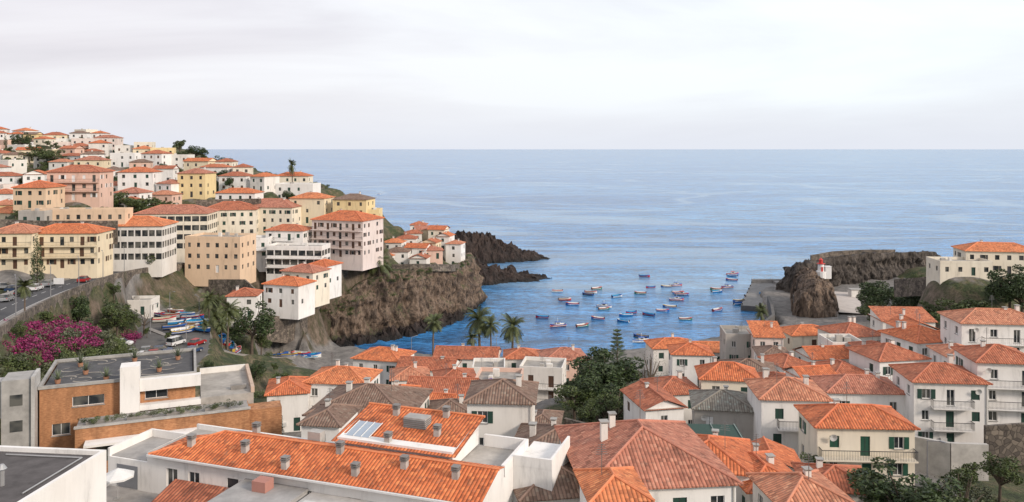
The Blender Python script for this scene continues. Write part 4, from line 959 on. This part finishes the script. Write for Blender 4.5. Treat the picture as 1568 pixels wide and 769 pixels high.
# ================================================================= BOATS
def boat(c1,c2,c3,cabin=False,L=5.2,Bm=1.9):
    b=B(); m1=paint(c1,'boat_paint');m2=paint(c2,'boat_paint');m3=paint(c3,'boat_deck'); ns=10
    sec=[]
    for i in range(ns+1):
        t=i/ns; hb=Bm/2*(math.sin(math.pi*min(1,(t*.62+.30)))**.75 if t<.99 else 0.0)
        if t>.6: hb=Bm/2*(1-((t-.6)/.4)**2.2)*.985
        sheer=.62+.42*t*t+.10*(1-t)**2; keel=-.28+.45*max(0,t-.75)**1.2*2; x=-L/2+L*t
        sec.append((x,max(.02,hb),sheer,keel))
    for a,c_ in zip(sec,sec[1:]):
        for sg in(-1,1):
            def P(s,k,ins=0):
                x,hb,sh,ke=s
                return {0:(x,0,ke),1:(x,sg*hb*.72,ke*.3+.02),2:(x,sg*hb*.97,sh-.24),3:(x,sg*hb,sh),4:(x,sg*max(0,hb-.09),sh),5:(x,sg*max(0,hb-.13),.12)}[k]
            b.poly('hull',m1,[P(a,0),P(c_,0),P(c_,1),P(a,1)]); b.poly('hull',m1,[P(a,1),P(c_,1),P(c_,2),P(a,2)])
            b.poly('strake',m2,[P(a,2),P(c_,2),P(c_,3),P(a,3)]); b.poly('gunwale',m3,[P(a,3),P(c_,3),P(c_,4),P(a,4)]); b.poly('inner',m3,[P(a,4),P(c_,4),P(c_,5),P(a,5)])
        b.poly('floor',m3,[(a[0],-max(0,a[1]-.13),.12),(a[0],max(0,a[1]-.13),.12),(c_[0],max(0,c_[1]-.13),.12),(c_[0],-max(0,c_[1]-.13),.12)])
    s=sec[0]; b.poly('transom',m2,[(s[0],-s[1],s[2]),(s[0],s[1],s[2]),(s[0],s[1]*.72,0),(s[0],0,s[3]),(s[0],-s[1]*.72,0)])
    for t in (.25,.48,.7):
        i=int(t*ns); s=sec[i]; b.box('thwart',m3,s[0]-.12,s[0]+.12,-s[1]+.1,s[1]-.1,.42,.47)
    b.poly('foredeck',m2,[(sec[8][0],-sec[8][1],sec[8][2]-.02),(sec[8][0],sec[8][1],sec[8][2]-.02),(sec[10][0],0,sec[10][2]-.01)])
    if cabin:
        wm2=paint((.75,.75,.73)); b.box('cabin',wm2,-.9,.9,-.55,.55,.12,1.5); b.box('cabin_roof',m2,-1.05,1.05,-.65,.65,1.503,1.6)
        for sg in(-1,1): b.box('cabin_window',mat_glass(),-.6,.6,sg*.555-.005,sg*.555+.005,.95,1.35)
        b.box('mast',m3,-.04,.04,-.04,.04,1.6,3.0)
    else: b.box('outboard',paint(DK),-L/2-.3,-L/2-.02,-.14,.14,.2,1.0)
    o=b.build('tmpboat',single=True); me=o.data; bpy.data.objects.remove(o); return me
blu=(.015,.11,.42);red=(.5,.025,.025);wht=(.75,.75,.73);cyn=(.03,.33,.58);gn=(.03,.22,.14);yl=(.6,.42,.06);dkb=(.02,.05,.15)
BT=[boat(blu,wht,cyn),boat(blu,red,wht),boat(red,wht,(.3,.2,.1)),boat(wht,blu,cyn),boat(cyn,wht,blu),boat(dkb,blu,(.3,.25,.2)),boat(gn,red,wht),boat(wht,red,(.5,.45,.35)),boat(blu,yl,wht),boat(red,blu,cyn)]
BC=[boat(blu,red,wht,True,6.5,2.2),boat(wht,blu,wht,True,6.5,2.2),boat(red,blu,wht,True,6.5,2.2)]
for u,v in [(853,447),(865,460),(876,467),(905,449),(914,443),(925,474),(830,487),(915,489),(945,455),(954,493),(966,480),(980,450),(987,424),(996,441),(993,483),(1015,477),(1025,471),(1050,490),(1098,448),(1096,444),(1130,462),(1133,467),(1120,430),(1121,424),(892,500),(981,517),(1038,449),(1150,455),(1020,440),(580,298),(958,484),(1099,476),(900,452)]:
    x,y,_=PZ(u,v,0); 
    me_=BC[1] if u==580 else random.choice(BT)
    link('fishing_boat',me_,(x,y,.12),random.choice([2.7,3.3,-.3,.3,.1,2.9])+random.uniform(-.3,.3),random.uniform(.8,1.0))
for u,v in [(854,500),(1035,438),(1044,452),(1036,460),(1113,441),(982,524),(925,471),(1122,421)]:
    x,y,_=PZ(u,v,0); link('fishing_boat',random.choice(BC),(x,y,.15),random.uniform(-.4,.4)+random.choice([0,math.pi]),.9)
for u,v in [(262,487),(275,497),(290,503),(302,497),(285,485),(252,493),(270,480),(310,508),(295,490),(244,484),(280,510),(268,505)]:
    x,y,_=PZ(u,v,18.3); link('beached_boat',random.choice(BT),(x,y,18.6),random.uniform(-.8,.8),1.0,rx=random.uniform(-.15,.15))
for u,v in [(425,541),(445,543),(462,540),(475,544),(355,552),(347,560),(340,545),(360,565),(352,540)]:
    x,y,z=PD(u,v,212 if u>400 else 190); link('beached_boat',random.choice(BT),(x,y,gz(x,y)+.35),random.uniform(-.4,.4)+(math.pi/2 if u<400 else 0),1.1)
# ================================================================= CARS
def car(col,van=False):
    b=B(); m=mat_plain('car_paint',col,.3,.1,.05); g=mat_glass(); k=paint((.03,.03,.03),'tyre'); wd=.86
    L=2.05
    prof=[(-L,.35),(-L,.78),(-L+.15,.9),(-1.25,.95),(.95,.92),(1.75,.8),(L,.6),(L,.32)] if not van else [(-L,.35),(-L,1.0),(1.2,1.0),(1.8,.9),(L,.65),(L,.32)]
    top=[(-1.95,.95),(-1.45,1.42),(.25,1.45),(1.0,.94)] if not van else [(-2.0,1.0),(-1.95,1.85),(.7,1.85),(1.45,.98)]
    n=len(prof)
    for i in range(n):
        a,c_=prof[i],prof[(i+1)%n]; b.poly('body',m,[(a[0],-wd,a[1]),(c_[0],-wd,c_[1]),(c_[0],wd,c_[1]),(a[0],wd,a[1])])
    for s in(-1,1): b.poly('body',m,[(p[0],s*wd,p[1]) for p in prof])
    wt=.66
    w_=[wd-.03,wt,wt,wd-.03]
    for i in range(3):
        b.poly('roof_panel' if i==1 else 'screen',m if i==1 else g,[(top[i][0],-w_[i],top[i][1]),(top[i+1][0],-w_[i+1],top[i+1][1]),(top[i+1][0],w_[i+1],top[i+1][1]),(top[i][0],w_[i],top[i][1])])
    for s in(-1,1):
        b.poly('side_glass',g,[(top[i][0],s*w_[i],top[i][1]) for i in range(4)])
        for xx in (-1.2,1.25):
            v,f,_=b.g('wheel',k); i0=len(v)
            for yy in (s*(wd-.14),s*(wd+.03)):
                for t in range(12): v.append((xx+.32*math.cos(t*math.pi/6),yy,.32+.32*math.sin(t*math.pi/6)))
            for t in range(12): f.append((i0+t,i0+(t+1)%12,i0+12+(t+1)%12,i0+12+t))
            f.append(tuple(i0+12+t for t in range(12)))
            b.box('hub',paint((.5,.5,.5)),xx-.15,xx+.15,s*(wd+.031)-.004,s*(wd+.031)+.006,.17,.47)
        if not van: b.box('lamp',paint((.7,.7,.65)),L-.02,L+.012,s*.7-.14,s*.7+.14,.6,.68)
        b.box('tail_lamp',paint((.4,.02,.02)),-L-.012,-L+.01,s*.72-.1,s*.72+.1,.65,.8)
        b.tube('pillar',m,(top[1][0]+.85,s*(wt+.01),top[1][1]),(top[1][0]+.85,s*(wd-.02),.95),.03,4)
    o=b.build('tmpcar',single=True); me=o.data; bpy.data.objects.remove(o); return me
CARS=[car(c) for c in ((.72,.72,.72),(.03,.06,.13),(.35,.02,.02),(.3,.31,.32),(.04,.04,.045),(.1,.2,.35))]+[car((.6,.45,.03)),car((.75,.75,.75),True)]
for u,v,ci,a in [(187,529,0,.1),(148,545,1,.4),(158,550,4,.4),(150,556,2,.5),(167,556,5,.4),(240,546,2,.3),(252,550,4,.3),(262,545,1,.3),(228,541,3,.3),(273,548,2,.3),(140,551,5,.4),(236,553,0,.3),(248,540,1,.3),(205,545,3,.3),(218,549,0,.3),(180,549,4,.3),(270,528,7,1.2),(296,540,1,1.3),(302,528,2,1.3)]:
    x,y,_=PZ(u,v,18.3); link('parked_car' ,CARS[ci],(x,y,18.26),a)
def onroad(i,o,ci,flip=0,name='parked_car'):
    a=RP[i];c_=RP[i+1]; dr=(c_-a).normalized(); link(name,CARS[ci],(a.x+dr.y*o,a.y-dr.x*o,a.z+.01),math.atan2(dr.y,dr.x)+flip,1,ry=-math.asin(dr.z))
for i,o,ci in [(8,-2.6,6),(10,-2.4,6),(13,-2.8,0),(16,-2.8,3),(19,-2.8,4),(22,-2.8,0),(25,-2.8,3),(28,2.2,2),(38,-2.8,5),(42,-2.8,0)]: 
    if i<len(RP)-1: onroad(i,o,ci,0,'car')
for u,v,D,ci in [(8,408,180,3),(24,410,178,1),(40,411,178,4),(1448,705,74,0)]:
    x,y,z=PD(u,v,D); link('parked_car',CARS[ci],(x,y,gz(x,y)+.1),.1)
def lamp():
    b=B(); m=mat_plain('lamp_metal',(.3,.3,.31),.5,.4); b.cyl('pole',m,0,0,0,6.5,.09,.06,8); b.tube('arm',m,(0,0,6.45),(1.3,0,6.8),.035); b.box('head',m,1.2,1.75,-.12,.12,6.74,6.84); b.box('base',m,-.14,.14,-.14,.14,0,.4)
    o=b.build('tmplamp',single=True); me=o.data; bpy.data.objects.remove(o); return me
LM=lamp()
for i in (8,15,22,29,36,43):
    if i<len(RP)-1:
        q=off(RP,5.6,.13)[i]; link('street_lamp',LM,q,2.2)
for u,v,D in [(230,515,180),(305,500,190),(285,540,170),(395,530,205),(630,535,215),(760,530,215),(1215,480,275),(1420,700,78),(180,520,172),(260,480,196)]:
    x,y,z=PD(u,v,D); link('street_lamp',LM,(x,y,gz(x,y)),random.uniform(0,6))
x,y,z=PD(90,440,172); b=B(); b.box('panel',paint((.75,.75,.74)),-1.1,1.1,-.05,.05,1.2,2.5); b.cyl('post',paint(DK),-.8,0,0,1.2,.05); b.cyl('post',paint(DK),.8,0,0,1.2,.05); b.build('sign_board',(x,y,gz(x,y)))
# ================================================================= WORLD / LIGHT
w=bpy.data.worlds.new('World'); scene.world=w; w.use_nodes=True; nt=w.node_tree
bg=nt.nodes['Background']; sky=nt.nodes.new('ShaderNodeTexSky'); sky.sky_type='NISHITA'; sky.sun_disc=False
SE,SA=math.radians(27),math.radians(125)
sky.sun_elevation=SE; sky.sun_rotation=SA; sky.dust_density=2.5; sky.air_density=1.0
tc=nt.nodes.new('ShaderNodeTexCoord').outputs['Generated']
sp=nt.nodes.new('ShaderNodeSeparateXYZ'); nt.links.new(tc,sp.inputs[0])
cl=noi(nt,mapping(nt,tc,(1.1,1.1,6.0)),1.25,7,.52,.5)
ccol=ramp(nt,cl,[(0.34,(5.15,5.05,5.35)),(0.48,(5.95,5.85,6.1)),(0.64,(6.9,6.95,7.1))])
sx=N(nt,'ShaderNodeMapRange'); nt.links.new(sp.outputs[0],sx.inputs[0]); sx.inputs[1].default_value=-.45; sx.inputs[2].default_value=.4
tint=mixc(nt,sx.outputs[0],(.97,.94,.95),(1.03,1.09,1.11))
ccol=mixc(nt,1.0,ccol,tint,'MULTIPLY')
hz=ramp(nt,sp.outputs[2],[(0.0,0.85),(0.02,.6),(0.06,.2),(0.12,0.0)])
ccol=mixc(nt,hz,ccol,(5.7,5.95,6.6))
fin=mixc(nt,.9,sky.outputs[0],ccol)
nt.links.new(fin,bg.inputs['Color']); bg.inputs['Strength'].default_value=.15
ld=bpy.data.lights.new('sun','SUN'); ld.energy=3.0; ld.angle=math.radians(10); ld.color=(1,.86,.73)
lo=bpy.data.objects.new('sun',ld); scene.collection.objects.link(lo)
sd=Vector((math.sin(SA)*math.cos(SE),math.cos(SA)*math.cos(SE),math.sin(SE)))
lo.rotation_euler=sd.to_track_quat('Z','Y').to_euler()
# ================================================================= CAMERA
cd=bpy.data.cameras.new('camera'); cam=bpy.data.objects.new('camera',cd); scene.collection.objects.link(cam)
cam.location=(0,0,CH); cam.rotation_euler=(math.radians(90),0,0); cd.sensor_width=36; cd.lens=F/1568*36; cd.shift_y=-(384.5-V0)/1568; cd.clip_start=.5; cd.clip_end=200000
scene.camera=cam
scene.view_settings.view_transform='Standard'; scene.view_settings.look='None'; scene.view_settings.exposure=0
print('objects',len(bpy.data.objects),len(HOUSES))
